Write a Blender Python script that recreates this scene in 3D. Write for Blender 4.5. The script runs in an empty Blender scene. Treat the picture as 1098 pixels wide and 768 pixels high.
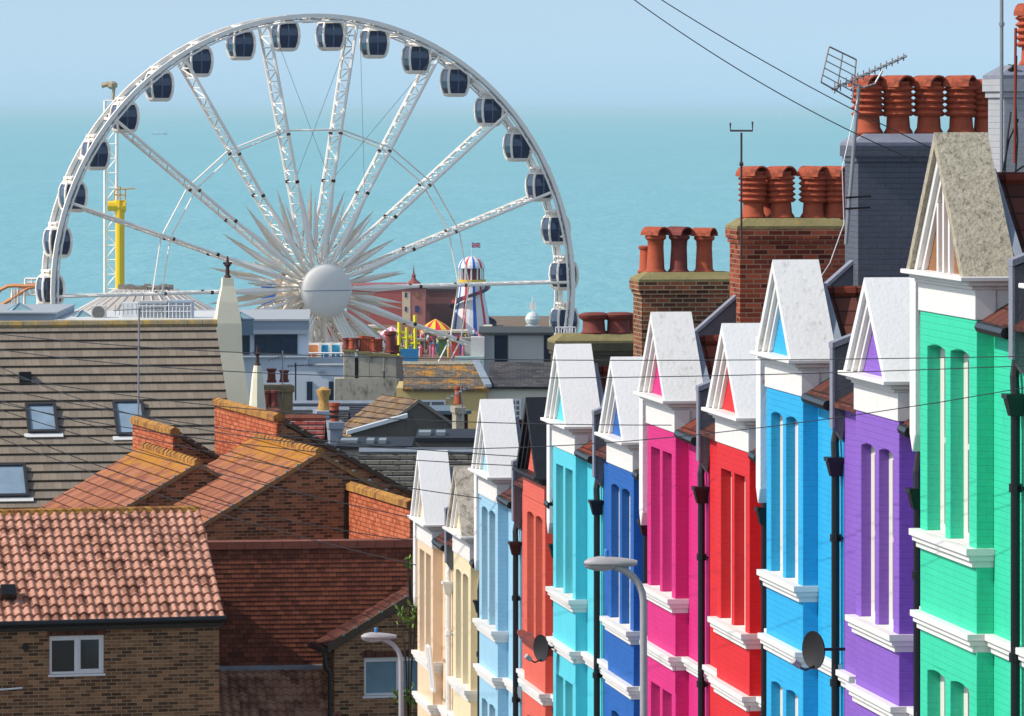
import bpy, math, random
from mathutils import Vector, Matrix
random.seed(7)
F = 5700.0                       # focal length in pixels of the 1098 px wide photograph
sc = bpy.context.scene
col = sc.collection
def P(px, py, D): return Vector(((px-549.0)*D/F, D, -(py-118.0)*D/F))
# ------------------------------------------------------------------ camera, sky, sun, exposure
cam = bpy.data.objects.new('camera', bpy.data.cameras.new('camera')); col.objects.link(cam)
cam.rotation_euler = (math.pi/2, 0, 0)
cam.data.sensor_width = 36; cam.data.lens = F/1098*36
cam.data.shift_y = -266/1098
cam.data.clip_start = 1; cam.data.clip_end = 400000
sc.camera = cam
SUN = Vector((-0.72, -0.155, 0.66)).normalized()
elev = math.asin(SUN.z); azim = math.atan2(SUN.x, SUN.y)
w = bpy.data.worlds.new('World'); sc.world = w; w.use_nodes = True
wn = w.node_tree; bg = wn.nodes['Background']
sky = wn.nodes.new('ShaderNodeTexSky'); sky.sky_type = 'NISHITA'; sky.sun_disc = False
sky.sun_elevation = elev; sky.sun_rotation = azim
sky.air_density = 1.0; sky.dust_density = 0.6; sky.ozone_density = 2.0; sky.altitude = 0
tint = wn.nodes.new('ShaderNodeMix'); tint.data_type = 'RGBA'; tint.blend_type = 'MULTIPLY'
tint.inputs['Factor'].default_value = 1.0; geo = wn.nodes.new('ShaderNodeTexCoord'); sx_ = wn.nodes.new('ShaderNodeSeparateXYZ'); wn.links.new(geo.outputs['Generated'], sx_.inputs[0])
hr = wn.nodes.new('ShaderNodeValToRGB'); wn.links.new(sx_.outputs[2], hr.inputs[0])       # bluer low over the sea; overhead sky warmed and brightened to lift ambient light
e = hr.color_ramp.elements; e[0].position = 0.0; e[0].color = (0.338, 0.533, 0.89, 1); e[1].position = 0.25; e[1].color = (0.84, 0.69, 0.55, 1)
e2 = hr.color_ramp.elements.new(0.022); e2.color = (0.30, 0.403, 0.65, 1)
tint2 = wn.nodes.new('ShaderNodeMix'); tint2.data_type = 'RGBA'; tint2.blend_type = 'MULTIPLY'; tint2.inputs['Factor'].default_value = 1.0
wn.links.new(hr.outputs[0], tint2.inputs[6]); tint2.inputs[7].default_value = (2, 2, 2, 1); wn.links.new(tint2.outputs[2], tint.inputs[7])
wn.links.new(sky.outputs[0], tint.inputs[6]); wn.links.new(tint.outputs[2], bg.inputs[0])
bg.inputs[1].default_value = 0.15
sl = bpy.data.lights.new('sun', 'SUN'); sl.energy = 3.7; sl.angle = math.radians(0.55); sl.color = (1.0, 0.95, 0.87)
so = bpy.data.objects.new('sun', sl); col.objects.link(so)
so.rotation_euler = SUN.to_track_quat('Z', 'Y').to_euler()
sc.view_settings.view_transform = 'Standard'; sc.view_settings.look = 'None'
sc.view_settings.gamma = 1; sc.view_settings.exposure = 0.18
sc.cycles.volume_bounces = 0; sc.cycles.max_bounces = 6
sc.cycles.use_denoising = True

# ------------------------------------------------------------------ mesh builder with automatic uv in metres
def autouv(pts):
    n = Vector((0,0,0))
    for i in range(len(pts)):
        a, b = pts[i], pts[(i+1) % len(pts)]
        n += Vector(((a.y-b.y)*(a.z+b.z), (a.z-b.z)*(a.x+b.x), (a.x-b.x)*(a.y+b.y)))
    if n.length < 1e-12: return [(p.x, p.y) for p in pts]
    n.normalize()
    if abs(n.z) > 0.97: return [(p.x, p.y) for p in pts]
    t = Vector((0,0,1)).cross(n).normalized(); b = n.cross(t)
    return [(p.dot(t), p.dot(b)) for p in pts]
class MB:
    def __init__(s): s.V=[]; s.Fc=[]; s.UV=[]; s.M=[]; s.m=0; s.T=None
    def poly(s, pts, uv=None):
        pts = [Vector(p) for p in pts]
        if uv is None: uv = autouv(pts)
        if s.T is not None: pts = [s.T @ p for p in pts]
        i = len(s.V); s.V += pts; s.Fc.append(tuple(range(i, i+len(pts)))); s.UV += uv; s.M.append(s.m)
    def box(s, x0,x1,y0,y1,z0,z1):
        c = [Vector((x,y,z)) for z in (z0,z1) for y in (y0,y1) for x in (x0,x1)]
        for f in ((0,2,3,1),(4,5,7,6),(0,1,5,4),(2,6,7,3),(0,4,6,2),(1,3,7,5)): s.poly([c[k] for k in f])
        return s
    def prism(s, pts, d):            # closed outline (3d points), extruded along the vector d
        pts = [Vector(p) for p in pts]; d = Vector(d); q = [p+d for p in pts]
        s.poly(pts[::-1]); s.poly(q); n = len(pts)
        for i in range(n): s.poly([pts[i], pts[(i+1)%n], q[(i+1)%n], q[i]])
        return s
    def px(s, yz, x0, x1): return s.prism([(x0,y,z) for y,z in yz], (x1-x0,0,0))
    def py(s, xz, y0, y1): return s.prism([(x,y0,z) for x,z in xz], (0,y1-y0,0))
    def pz(s, xy, z0, z1): return s.prism([(x,y,z0) for x,y in xy], (0,0,z1-z0))
    def tube(s, path, r, n=6, r2=None, cap=True):
        path = [Vector(p) for p in path]; m = len(path); rings = []
        up = None
        for i, p in enumerate(path):
            d = (path[min(i+1,m-1)] - path[max(i-1,0)])
            if d.length < 1e-9: d = Vector((0,0,1))
            d.normalize()
            if up is None: up = Vector((0,0,1)) if abs(d.z) < .9 else Vector((1,0,0))
            a = d.cross(up).normalized(); b = d.cross(a).normalized(); up = -b if (-b).dot(up) > 0 else b
            rr = r if r2 is None else r + (r2-r)*i/(m-1)
            rings.append([p + a*(rr*math.cos(2*math.pi*k/n)) + b*(rr*math.sin(2*math.pi*k/n)) for k in range(n)])
        L = 0
        for i in range(m-1):
            for k in range(n):
                s.poly([rings[i][k], rings[i][(k+1)%n], rings[i+1][(k+1)%n], rings[i+1][k]])
        if cap: s.poly(rings[0][::-1]); s.poly(rings[-1])
        return s
    def bar(s, a, b, w, h=None):     # square section bar
        return s.tube([a, b], w*0.7071, 4)
    def lathe(s, prof, c=(0,0,0), n=14, cap=True, a0=0.0):
        c = Vector(c); R = [[c+Vector((r*math.cos(a0+2*math.pi*k/n), r*math.sin(a0+2*math.pi*k/n), z)) for k in range(n)] for r, z in prof]
        for i in range(len(prof)-1):
            for k in range(n):
                u0, u1 = prof[i][0]*0+k*0.1, k*0.1+0.1
                s.poly([R[i][k], R[i][(k+1)%n], R[i+1][(k+1)%n], R[i+1][k]], [(u0,prof[i][1]),(u1,prof[i][1]),(u1,prof[i+1][1]),(u0,prof[i+1][1])])
        if cap:
            if prof[0][0] > 1e-4: s.poly(R[0][::-1])
            if prof[-1][0] > 1e-4: s.poly(R[-1])
        return s
    def build(s, name, mats, parent=None, smooth=False, loc=None, rot=None, bevel=0, weld=None):
        me = bpy.data.meshes.new(name)
        me.from_pydata(s.V, [], s.Fc)
        ul = me.uv_layers.new(name='UVMap')
        flat = [c for uv in s.UV for c in uv]
        ul.data.foreach_set('uv', flat)
        if not isinstance(mats, (list, tuple)): mats = [mats]
        for m in mats: me.materials.append(m)
        me.polygons.foreach_set('material_index', s.M)
        if smooth or bevel or weld:
            import bmesh
            bm = bmesh.new(); bm.from_mesh(me); bmesh.ops.remove_doubles(bm, verts=bm.verts, dist=1e-4); bm.to_mesh(me); bm.free()
        if smooth:
            me.polygons.foreach_set('use_smooth', [True]*len(me.polygons))
        o = bpy.data.objects.new(name, me); col.objects.link(o)
        if smooth:
            try: me.set_sharp_from_angle(angle=math.radians(40))
            except Exception: pass
        if parent: o.parent = parent
        if loc is not None: o.location = loc
        if rot is not None: o.rotation_euler = rot
        if bevel:
            b = o.modifiers.new('bevel', 'BEVEL'); b.width = bevel; b.segments = 1; b.limit_method = 'ANGLE'; b.angle_limit = math.radians(50)
        return o
def clips(par, pts, sz=.035, mat=None):
    m0 = MB(); m0.box(-sz,sz,-.05,.045,0,sz*1.1); first = None
    for q in pts:
        if first is None: first = m0.build('verge_clip', M['steel'], par, loc=q)
        else: dup(first, par, location=q)
def tag(o, label, cat, group=None):
    o['label'] = label; o['category'] = cat
    if group: o['group'] = group
    return o
def thing(name, label, cat, loc, rz=0.0, group=None):
    o = bpy.data.objects.new(name, None); col.objects.link(o); o.location = loc; o.rotation_euler = (0,0,rz)
    o.empty_display_size = .3
    return tag(o, label, cat, group)
def struct(o, kind='structure'): o['kind'] = kind; return o
def dup(o, parent=None, **kw):
    c = o.copy(); col.objects.link(c)
    if parent: c.parent = parent
    for k, v in kw.items(): setattr(c, k, v)
    return c
def dup_tree(o, parent=None):
    c = o.copy(); col.objects.link(c)
    if parent: c.parent = parent
    for ch in list(kids(o)): dup_tree(ch, c)
    return c
def kids(o): return [x for x in col.objects if x.parent == o]

# ------------------------------------------------------------------ materials
def lin(c):
    if max(c) > 1.001: c = [v/255 for v in c]
    else: return tuple(c)
    return tuple(((v+0.055)/1.055)**2.4 if v > 0.04045 else v/12.92 for v in c)
class G:                                  # tiny node graph helper
    def __init__(s, name):
        s.mat = bpy.data.materials.new(name); s.mat.use_nodes = True; s.nt = s.mat.node_tree
        s.b = s.nt.nodes['Principled BSDF']
    def n(s, t, **kw):
        x = s.nt.nodes.new(t)
        for k, v in kw.items(): setattr(x, k, v)
        return x
    def L(s, a, b): s.nt.links.new(a, b)
    def val(s, sock, v):
        if hasattr(v, 'is_output'): s.L(v, sock)
        else: sock.default_value = v
    def math(s, op, a, b=0.0, c=0.0, clamp=False):
        x = s.n('ShaderNodeMath', operation=op, use_clamp=clamp)
        s.val(x.inputs[0], a); s.val(x.inputs[1], b); s.val(x.inputs[2], c); return x.outputs[0]
    def mix(s, f, a, b, mode='MIX'):
        x = s.n('ShaderNodeMix', data_type='RGBA', blend_type=mode)
        s.val(x.inputs[0], f)
        for i, v in ((6,a),(7,b)):
            if hasattr(v, 'is_output'): s.L(v, x.inputs[i])
            else: x.inputs[i].default_value = (*v[:3], 1)
        return x.outputs[2]
    def coord(s, which='Object'): return s.n('ShaderNodeTexCoord').outputs[which]
    def uv(s): return s.n('ShaderNodeTexCoord').outputs['UV']
    def noise(s, scale, detail=4, rough=.6, vec=None, stretch=None):
        x = s.n('ShaderNodeTexNoise'); x.inputs['Scale'].default_value = scale; x.inputs['Detail'].default_value = detail
        x.inputs['Roughness'].default_value = rough
        v = vec if vec is not None else s.coord()
        if stretch:
            mp = s.n('ShaderNodeMapping'); mp.inputs['Scale'].default_value = stretch; s.L(v, mp.inputs[0]); v = mp.outputs[0]
        s.L(v, x.inputs['Vector']); return x.outputs['Fac']
    def ramp(s, f, stops, interp='LINEAR'):
        x = s.n('ShaderNodeValToRGB'); x.color_ramp.interpolation = interp; e = x.color_ramp.elements
        while len(e) > 1: e.remove(e[-1])
        for i, (p, c) in enumerate(stops):
            el = e[0] if i == 0 else e.new(p)
            el.position = p; c = c if hasattr(c, '__len__') else (c,c,c); el.color = (*c[:3], 1)
        s.L(f, x.inputs[0]); return x.outputs[0]
    def bump(s, h, dist=.02, strength=.6, nrm=None):
        x = s.n('ShaderNodeBump'); x.inputs['Distance'].default_value = dist; x.inputs['Strength'].default_value = strength
        s.L(h, x.inputs['Height'])
        if nrm is not None: s.L(nrm, x.inputs['Normal'])
        return x.outputs[0]
    def out(s, colr, rough=.8, nrm=None, metal=0, spec=.3):
        if hasattr(colr, 'is_output'): s.L(colr, s.b.inputs['Base Color'])
        else: s.b.inputs['Base Color'].default_value = (*colr[:3], 1)
        s.val(s.b.inputs['Roughness'], rough); s.b.inputs['Metallic'].default_value = metal
        s.b.inputs['Specular IOR Level'].default_value = spec
        if nrm is not None: s.L(nrm, s.b.inputs['Normal'])
        return s.mat
_c = {}
def sep(g, v):
    x = g.n('ShaderNodeSeparateXYZ'); g.L(v, x.inputs[0]); return x.outputs
def plain(name, c, rough=.7, var=.12, scale=2.5, metal=0, spec=.3, bump=0, bscale=30, dirt=None):
    k = ('p', name)
    if k in _c: return _c[k]
    g = G(name); c = lin(c)
    f = g.noise(scale, 5, .65)
    lo = tuple(v*(1-var*1.6) for v in c); hi = tuple(min(1, v*(1+var)) for v in c)
    cc = g.mix(f, lo, hi)
    if dirt:
        d = g.ramp(g.noise(dirt[2], 7, .75, stretch=(1.4,1.4,.7)), [(dirt[3] if len(dirt) > 3 else .52, 0), ((dirt[3] if len(dirt) > 3 else .52)+.14, 1)])
        cc = g.mix(g.math('MULTIPLY', d, dirt[1]), cc, lin(dirt[0]))
    nr = g.bump(g.noise(bscale, 4), .02, bump) if bump else None
    _c[k] = g.out(cc, rough, nr, metal, spec); return _c[k]
def painted(name, c, fade=.15, brick=True, bs=.5):     # painted brickwork of the terrace
    k = ('pb', name)
    if k in _c: return _c[k]
    g = G(name); c = lin(c); uv = g.uv()
    f = g.noise(1.1, 6, .7); f2 = g.noise(14, 3, .6)
    lo = tuple(v*(1-fade*1.8) for v in c); hi = tuple(min(1, v+(1-v)*fade*.15) for v in c)
    cc = g.mix(f, lo, hi)
    br = g.n('ShaderNodeTexBrick'); g.L(uv, br.inputs['Vector']); br.inputs['Scale'].default_value = 1
    br.inputs['Brick Width'].default_value = .225; br.inputs['Row Height'].default_value = .075
    br.inputs['Mortar Size'].default_value = .006; br.inputs['Mortar Smooth'].default_value = .6
    br.inputs['Color1'].default_value = (1,1,1,1); br.inputs['Color2'].default_value = (.8,.8,.8,1); br.inputs['Bias'].default_value = 0
    tone = g.mix(.5, (1,1,1), br.outputs['Color'], 'MULTIPLY')
    if brick: cc = g.mix(.15, cc, tone, 'MULTIPLY')
    # wear: small pale scuffs and grime runs
    sc_ = g.ramp(g.noise(6, 8, .8), [(.60, 0), (.68, 1)])
    cc = g.mix(g.math('MULTIPLY', sc_, .25), cc, tuple(v*.55+.1 for v in c))
    run = g.ramp(g.noise(3, 5, .7, stretch=(5,5,.35)), [(.55, 0), (.75, 1)])
    cc = g.mix(g.math('MULTIPLY', run, .5), cc, tuple(v*.5+.02 for v in c))
    h = g.math('MULTIPLY', g.math('SUBTRACT', 1.0, br.outputs['Fac']), .9 if brick else 0.0)
    h = g.math('ADD', h, g.math('MULTIPLY', f2, .6))
    _c[k] = g.out(cc, .62, g.bump(h, .011, bs), spec=.3); return _c[k]
def brickm(name, c1, c2, mortar, tint=None, lich=None, dark=None, bw=.225, bh=.075, ms=.01):
    k = ('b', name)
    if k in _c: return _c[k]
    g = G(name); uv = g.uv()
    s = sep(g, uv)
    row = g.math('FLOOR', g.math('DIVIDE', s[1], bh))
    off = g.math('MULTIPLY', g.math('MODULO', g.math('ABSOLUTE', row), 2.0), .5)
    colm = g.math('FLOOR', g.math('ADD', g.math('DIVIDE', s[0], bw), off))
    cv = g.n('ShaderNodeCombineXYZ'); g.L(colm, cv.inputs[0]); g.L(row, cv.inputs[1])
    wn_ = g.n('ShaderNodeTexWhiteNoise'); g.L(cv.outputs[0], wn_.inputs['Vector'])
    cc = g.ramp(wn_.outputs['Value'], [(0, tuple(v*.45 for v in lin(c1))), (.25, lin(c1)), (.7, lin(c2)), (1, tuple(v*1.35 for v in lin(c2)))])
    fu = g.math('FRACT', g.math('ADD', g.math('DIVIDE', s[0], bw), off)); fv = g.math('FRACT', g.math('DIVIDE', s[1], bh))
    mu = g.math('LESS_THAN', fu, ms/bw*1.2); mv = g.math('LESS_THAN', fv, ms/bh*1.2)
    m = g.math('MAXIMUM', mu, mv)
    cc = g.mix(m, cc, lin(mortar))
    cc = g.mix(g.math('MULTIPLY', g.noise(1.3, 6, .7), .75), cc, tuple(v*.55 for v in lin(c1)))
    if lich:
        z = sep(g, g.coord())[2]
        a = g.math('ADD', g.math('MULTIPLY', g.math('SUBTRACT', z, lich[0]), lich[1]), g.noise(3, 6, .75))
        cc = g.mix(g.ramp(a, [(.55, 0), (.75, 1)]), cc, lin((190, 120, 20)))
    nr = g.bump(g.math('SUBTRACT', 1.0, m), .01, .5)
    _c[k] = g.out(cc, .88, nr, spec=.15); return _c[k]
def tilem(name, cols, tw, th, gap=.07, side=.05, lich=None, lc=(196,134,36), stain=.4, bump=.6, rough=.85, stag=.5, frost=0, mottle=None):
    k = ('t', name)
    if k in _c: return _c[k]
    g = G(name); s = sep(g, g.uv())
    v = g.math('DIVIDE', s[1], th); row = g.math('FLOOR', v); fv = g.math('FRACT', v)
    off = g.math('MULTIPLY', g.math('MODULO', g.math('ABSOLUTE', row), 2.0), stag)
    u = g.math('ADD', g.math('DIVIDE', s[0], tw), off); fu = g.math('FRACT', u)
    cv = g.n('ShaderNodeCombineXYZ'); g.L(g.math('FLOOR', u), cv.inputs[0]); g.L(row, cv.inputs[1])
    wn_ = g.n('ShaderNodeTexWhiteNoise'); g.L(cv.outputs[0], wn_.inputs['Vector'])
    n = len(cols)
    cc = g.ramp(wn_.outputs['Value'], [(i/(n-1) if n > 1 else 0, lin(c)) for i, c in enumerate(cols)])
    st = g.noise(.9, 7, .75)
    cc = g.mix(g.math('MULTIPLY', st, stain), cc, tuple(q*.45 for q in lin(cols[0])))
    fine = g.noise(9, 5, .8)
    cc = g.mix(g.math('MULTIPLY', g.ramp(fine, [(.5,0),(.7,1)]), .3), cc, tuple(q*.5 for q in lin(cols[0])))
    if mottle: cc = g.mix(g.math('MULTIPLY', g.ramp(g.noise(mottle[2], 7, .8), [(mottle[1], 0), (mottle[1]+.08, 1)]), .85), cc, lin(mottle[0]))
    if lich:
        z = sep(g, g.coord())[2]
        a = g.math('ADD', g.math('ADD', g.math('MULTIPLY', g.math('SUBTRACT', z, lich[0]), lich[1]), g.math('MULTIPLY', g.math('SUBTRACT', g.noise(1.6, 9, .85), .5), 2.0)), .42)
        f = g.ramp(a, [(.52, 0), (.70, 1)])
        lc_ = g.mix(g.noise(7, 4), tuple(q*.55 for q in lin(lc)), lin(lc))
        cc = g.mix(g.math('MULTIPLY', f, .9), cc, lc_)
    gp = g.math('MAXIMUM', g.math('LESS_THAN', fv, gap), g.math('LESS_THAN', fu, side))
    cc = g.mix(g.math('MULTIPLY', gp, .75), cc, tuple(q*.12 for q in lin(cols[0])))
    if frost:
        fr = g.math('MULTIPLY', g.math('GREATER_THAN', fv, 1-gap*1.3), g.ramp(g.noise(4,4), [(.4,0),(.5,1)]))
        cc = g.mix(g.math('MULTIPLY', fr, frost), cc, (.6,.6,.58))
    h = g.math('ADD', g.math('SUBTRACT', 1.0, fv), g.math('MULTIPLY', wn_.outputs['Value'], .35))
    _c[k] = g.out(cc, rough, g.bump(h, .03, bump), spec=.2); return _c[k]
def glassm(name, c, rough=.08):
    k = ('g', name)
    if k in _c: return _c[k]
    g = G(name); f = g.noise(1.6, 2)
    _c[k] = g.out(g.mix(f, tuple(v*.5 for v in lin(c)), lin(c)), rough, None, 0, .6); return _c[k]

M = {}
M['white'] = plain('white_masonry_paint', (.74,.74,.73), .6, .05, 2, bump=.35, bscale=18, dirt=((165,162,150), .4, 4, .60))
M['white2'] = plain('white_stained_paint', (.70,.70,.68), .65, .08, 2, bump=.35, bscale=18, dirt=((140,136,126), .5, 5, .54))
M['trim'] = plain('white_trim_paint', (.72,.70,.67), .55, .05, 3, dirt=((150,140,120), .45, 5, .58))
M['stonestain'] = plain('lichen_stained_render', (176,168,148), .9, .35, 9, bump=.8, bscale=26, dirt=((92,86,68), .75, 13, .50))
M['pebble'] = plain('brown_pebbledash', (150,105,70), .95, .45, 22, bump=1, bscale=40)
M['grystain'] = plain('grey_pebbledash', (190,180,165), .95, .3, 9, bump=.8, bscale=30, dirt=((100,92,80), .8, 4, .48))
M['blackpaint'] = plain('black_gable_paint', (30,32,38), .5, .3, 4, bump=.4, bscale=14, dirt=((90,90,90), .4, 6, .6))
M['black'] = plain('black_iron', (10,10,12), .38, .2, 6, spec=.5)
M['lead'] = plain('lead_flashing', (140,150,162), .6, .25, 4, spec=.4, bump=.2)
M['grendr'] = plain('grey_party_render', (95,98,105), .85, .2, 3, bump=.4)
M['terracotta'] = plain('terracotta_pot', (172,82,54), .8, .28, 5, dirt=((58,34,28), .8, 3.2, .52))
M['terradark'] = plain('dark_terracotta_pot', (125,60,52), .75, .25, 5, dirt=((60,35,35), .6, 4, .5))
M['mortar'] = plain('lichened_flaunching', (135,125,85), .95, .3, 4, bump=.7, bscale=16, dirt=((190,150,25), .75, 3, .58))
M['slatepaint'] = painted('slate_grey_painted_brick', (86,90,102), .18, True, .9)
M['slatetop'] = plain('grey_mortar', (128,132,145), .85, .2, 4, bump=.5)
M['palechim'] = painted('pale_painted_brick', (178,179,182), .2, True, .6)
M['roofbrown'] = tilem('brown_red_tiles', [(66,36,32),(92,50,42),(112,66,54)], .3, .30, .10, .10, stag=0, mottle=((150,110,70), .66, 5))
M['roofmaroon'] = tilem('maroon_tiles', [(86,34,26),(120,52,36),(135,70,48)], .3, .30, .10, .10, stag=0)
M['frame'] = plain('window_frame_white', (.70,.66,.60), .4, .04)
M['upvc'] = plain('white_plastic_frame', (.72,.72,.72), .35, .03)
M['glass'] = glassm('dark_window_glass', (40,44,48))
M['blueglass'] = glassm('pale_blue_window_glass', (120,155,170), .12)
M['steel'] = plain('galvanised_steel', (150,150,150), .45, .15, 8, metal=.5)
M['lampgrey'] = plain('grey_lamp_paint', (165,160,162), .45, .1, 8)
M['brick_a'] = brickm('brown_stock_brick', (106,74,54), (162,118,84), (188,168,136))
M['brick_b'] = brickm('dark_brown_brick', (108,70,50), (162,108,76), (172,150,122))
M['brick_red'] = brickm('red_chimney_brick', (118,52,38), (168,84,58), (170,146,118), ms=.013)
M['brick_mix'] = brickm('mixed_chimney_brick', (98,62,50), (155,88,62), (180,165,128), ms=.015)
M['hung_red'] = tilem('dark_red_hung_tiles', [(76,30,20),(105,42,28),(122,54,36)], .17, .105, .16, .08, stain=.55)
M['hung_orange'] = tilem('orange_hung_tiles', [(150,74,46),(184,96,62),(200,118,82)], .17, .105, .16, .08, stain=.3)
M['coping_lich'] = plain('lichen_covered_ridge', (176,128,58), .95, .45, 6, bump=.8, bscale=14, dirt=((112,68,48), .9, 2.6, .46))
M['coping_red'] = plain('dull_red_coping', (128,74,60), .9, .3, 4, bump=.5)

# ------------------------------------------------------------------ ground, sea, street
prof = [(-40,-5.6),(30,-7.2),(57,-8.7),(64,-10.2),(73,-11.3),(82,-12.2),(91,-13.4),(100,-15.0),(112,-17.2),(150,-21),(200,-26),(300,-34),(430,-37.5),(700,-39.2),(790,-41.6),(900,-46),(1500,-60)]
def gz(y):
    for (a, za), (b, zb) in zip(prof, prof[1:]):
        if a <= y <= b: return za+(zb-za)*(y-a)/(b-a)
    return prof[0][1] if y < prof[0][0] else prof[-1][1]
m = MB(); ys = [p[0] for p in prof]; xs = [-3000,-600,-150,-40,0,20,60,250,800,3000]
ys = sorted(set(ys + [10,45,125,175,250,360,560]))
for j in range(len(ys)-1):
    for i in range(len(xs)-1):
        m.poly([(xs[i],ys[j],gz(ys[j])),(xs[i+1],ys[j],gz(ys[j])),(xs[i+1],ys[j+1],gz(ys[j+1])),(xs[i],ys[j+1],gz(ys[j+1]))])
struct(m.build('ground', plain('town_ground', (88,86,80), .95, .3, .05, bump=.3)))
g = G('sea_water')
wv = g.coord()
big = g.noise(.0035, 4, .6, vec=wv, stretch=(1,.35,1)); n1 = g.noise(.12, 5, .65, vec=wv, stretch=(1,.35,1)); 
n2 = g.noise(.35, 3, .6, vec=wv, stretch=(1,.12,1)); n3 = g.noise(.03, 4, .7, vec=wv, stretch=(1,.25,1))
cc = g.mix(big, (.165,.385,.42), (.20,.43,.47)); cc = g.mix(g.math('MULTIPLY', g.ramp(n2, [(.35,0),(.65,1)]), .55), cc, (.11,.33,.38)); cc = g.mix(g.math('MULTIPLY', g.ramp(n3, [(.5,0),(.7,1)]), .25), cc, (.26,.52,.56))
g.out(cc, .5, g.bump(n1, 1.2, .8), spec=.12)
m = MB(); yy = [640,1200,3000,10000,60000,190000]
for a, b in zip(yy, yy[1:]): m.poly([(-b*.7-900,a,-42),(b*.7+900,a,-42),(b*.7+900,b,-42),(-b*.7-900,b,-42)], [(0,0),(1,0),(1,1),(0,1)])
struct(m.build('sea', g.mat))
g = G('haze_air'); g.nt.nodes.remove(g.b)
vol = g.n('ShaderNodeVolumePrincipled'); vol.inputs['Density'].default_value = 0.000045; vol.inputs['Color'].default_value = (.63,.93,1,1); vol.inputs['Anisotropy'].default_value = 0
g.L(vol.outputs[0], g.nt.nodes['Material Output'].inputs['Volume'])
m = MB(); m.box(-150000,150000,-200,200000,-62,14)
hz = m.build('haze', g.mat); hz['kind'] = 'stuff'
TH = math.atan(800/F); K = 72058.0
sdir = Vector((-math.sin(TH), math.cos(TH), 0)); odir = Vector((-math.cos(TH), -math.sin(TH), 0))   # along the street, out from the houses
def facade(D): return Vector((K/F - 800/F*D, D, 0))
def strip(name, o0, o1, dz, mat):
    m = MB(); ds = [20,35,45,57,64,73,82,91,100,108]
    for a, b in zip(ds, ds[1:]):
        q = []
        for (D, o) in ((a,o0),(a,o1),(b,o1),(b,o0)):
            p = facade(D)+odir*o; q.append((p.x,p.y,gz(D)+dz))
        m.poly(q)
        if dz > .1 and o0 < 3:
            p, r = facade(a)+odir*o1, facade(b)+odir*o1
            m.poly([(p.x,p.y,gz(a)+dz),(p.x,p.y,gz(a)),(r.x,r.y,gz(b)),(r.x,r.y,gz(b)+dz)])
    return struct(m.build(name, mat))
strip('pavement', -6, 2.6, .13, plain('paving_slabs', (125,122,115), .9, .2, 1.5))
strip('road', 2.6, 9.5, .01, plain('asphalt', (58,58,60), .9, .2, 2))
strip('kerb', 9.5, 12, .12, plain('paving_slabs', (125,122,115)))

# ------------------------------------------------------------------ the terrace
H0 = 8.4
def arch_poly(y0, y1, zt, ztop, arch, n=6):
    pts = [(y1, ztop), (y0, ztop)]
    if arch:
        for i in range(n+1):
            t = i/n; pts.append((y0+(y1-y0)*t, zt-.03+.04*math.sin(math.pi*t)))
    else: pts += [(y0, zt), (y1, zt)]
    return pts
def make_window(par, y0, y1, z0, z1, x, colr=None, openw=False):
    f = MB(); t = .085; tf = .20
    f.box(x,x+.06,y0,y0+.05,z0,z1); f.box(x,x+.06,y1-tf,y1,z0,z1); f.box(x,x+.06,y0+.05,y1-tf,z0,z0+t); f.box(x,x+.06,y0+.05,y1-tf,z1-t,z1)
    zm = (z0+z1)/2; f.box(x+.005,x+.06,y0+.05,y1-tf,zm-.03,zm+.03)
    w_ = f.build('window', M['frame'], par)
    p = MB(); p.box(x+.03,x+.04,y0+.05,y1-tf,z0+t,zm-.03); p.box(x+.03,x+.04,y0+.05,y1-tf,zm+.03,z1-t)
    p.build('pane', M['glass'], w_)
    return w_
def pot_mesh(kind):
    m = MB()
    if kind == 'louvred':
        pr = [(.17,0),(.185,.05),(.15,.12),(.14,.30)]
        z = .30
        for i in range(5): pr += [(.17,z),(.205,z+.03),(.212,z+.045),(.172,z+.085)]; z += .095
        pr += [(.145,z),(.16,z+.04),(.15,z+.06)]
        m.lathe(pr, n=16); H = z+.03
        hood(m, H-.07, .19, .33)
    elif kind == 'tall':
        m.lathe([(.15,0),(.165,.04),(.135,.09),(.12,.5),(.125,.62),(.16,.66),(.16,.71),(.13,.73)], n=16); hood(m, .70, .17, .32)
    elif kind == 'plain':
        m.lathe([(.15,0),(.16,.04),(.13,.08),(.12,.5),(.145,.53),(.145,.58),(.11,.59)], n=14)
    elif kind == 'squat':
        m.lathe([(.20,0),(.22,.06),(.19,.10),(.18,.30),(.24,.36),(.25,.42),(.22,.45),(.16,.47),(.12,.44)], n=16)
    elif kind == 'fluted':
        for k in range(10):
            a = 2*math.pi*k/10; m.tube([(.13*math.cos(a),.13*math.sin(a),0),(.14*math.cos(a),.14*math.sin(a),.5)], .035, 5)
        m.lathe([(.13,0),(.13,.46),(.17,.50),(.10,.52)], n=12)
    return m
def hood(m, z, r, L):
    n = 8; y0, y1 = -L/2, L/2; t = .03
    for i in range(n):
        a, b = math.pi*i/n, math.pi*(i+1)/n
        q = []
        for aa in (a, b): q.append(((r*math.cos(aa)), z+.02+r*.95*math.sin(aa)))
        qi = [((r-t)*math.cos(aa), z+.02+(r-t)*.95*math.sin(aa)) for aa in (a, b)]
        m.prism([(q[0][0],y0,q[0][1]),(q[1][0],y0,q[1][1]),(qi[1][0],y0,qi[1][1]),(qi[0][0],y0,qi[0][1])], (0,L,0))
pot_cache = {}
def pot(kind, par, loc, mat, s=1.0, rz=0.0):
    key = (kind, mat.name)
    if key not in pot_cache:
        o = pot_mesh(kind).build('chimney_pot', mat, par, smooth=True); pot_cache[key] = o
    else: o = dup(pot_cache[key], par)
    o.location = loc; o.scale = (s,s,s*.80); o.rotation_euler = (random.uniform(-.03,.03), random.uniform(-.03,.03), rz+.85+random.uniform(-.2,.2))
    return o
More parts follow.
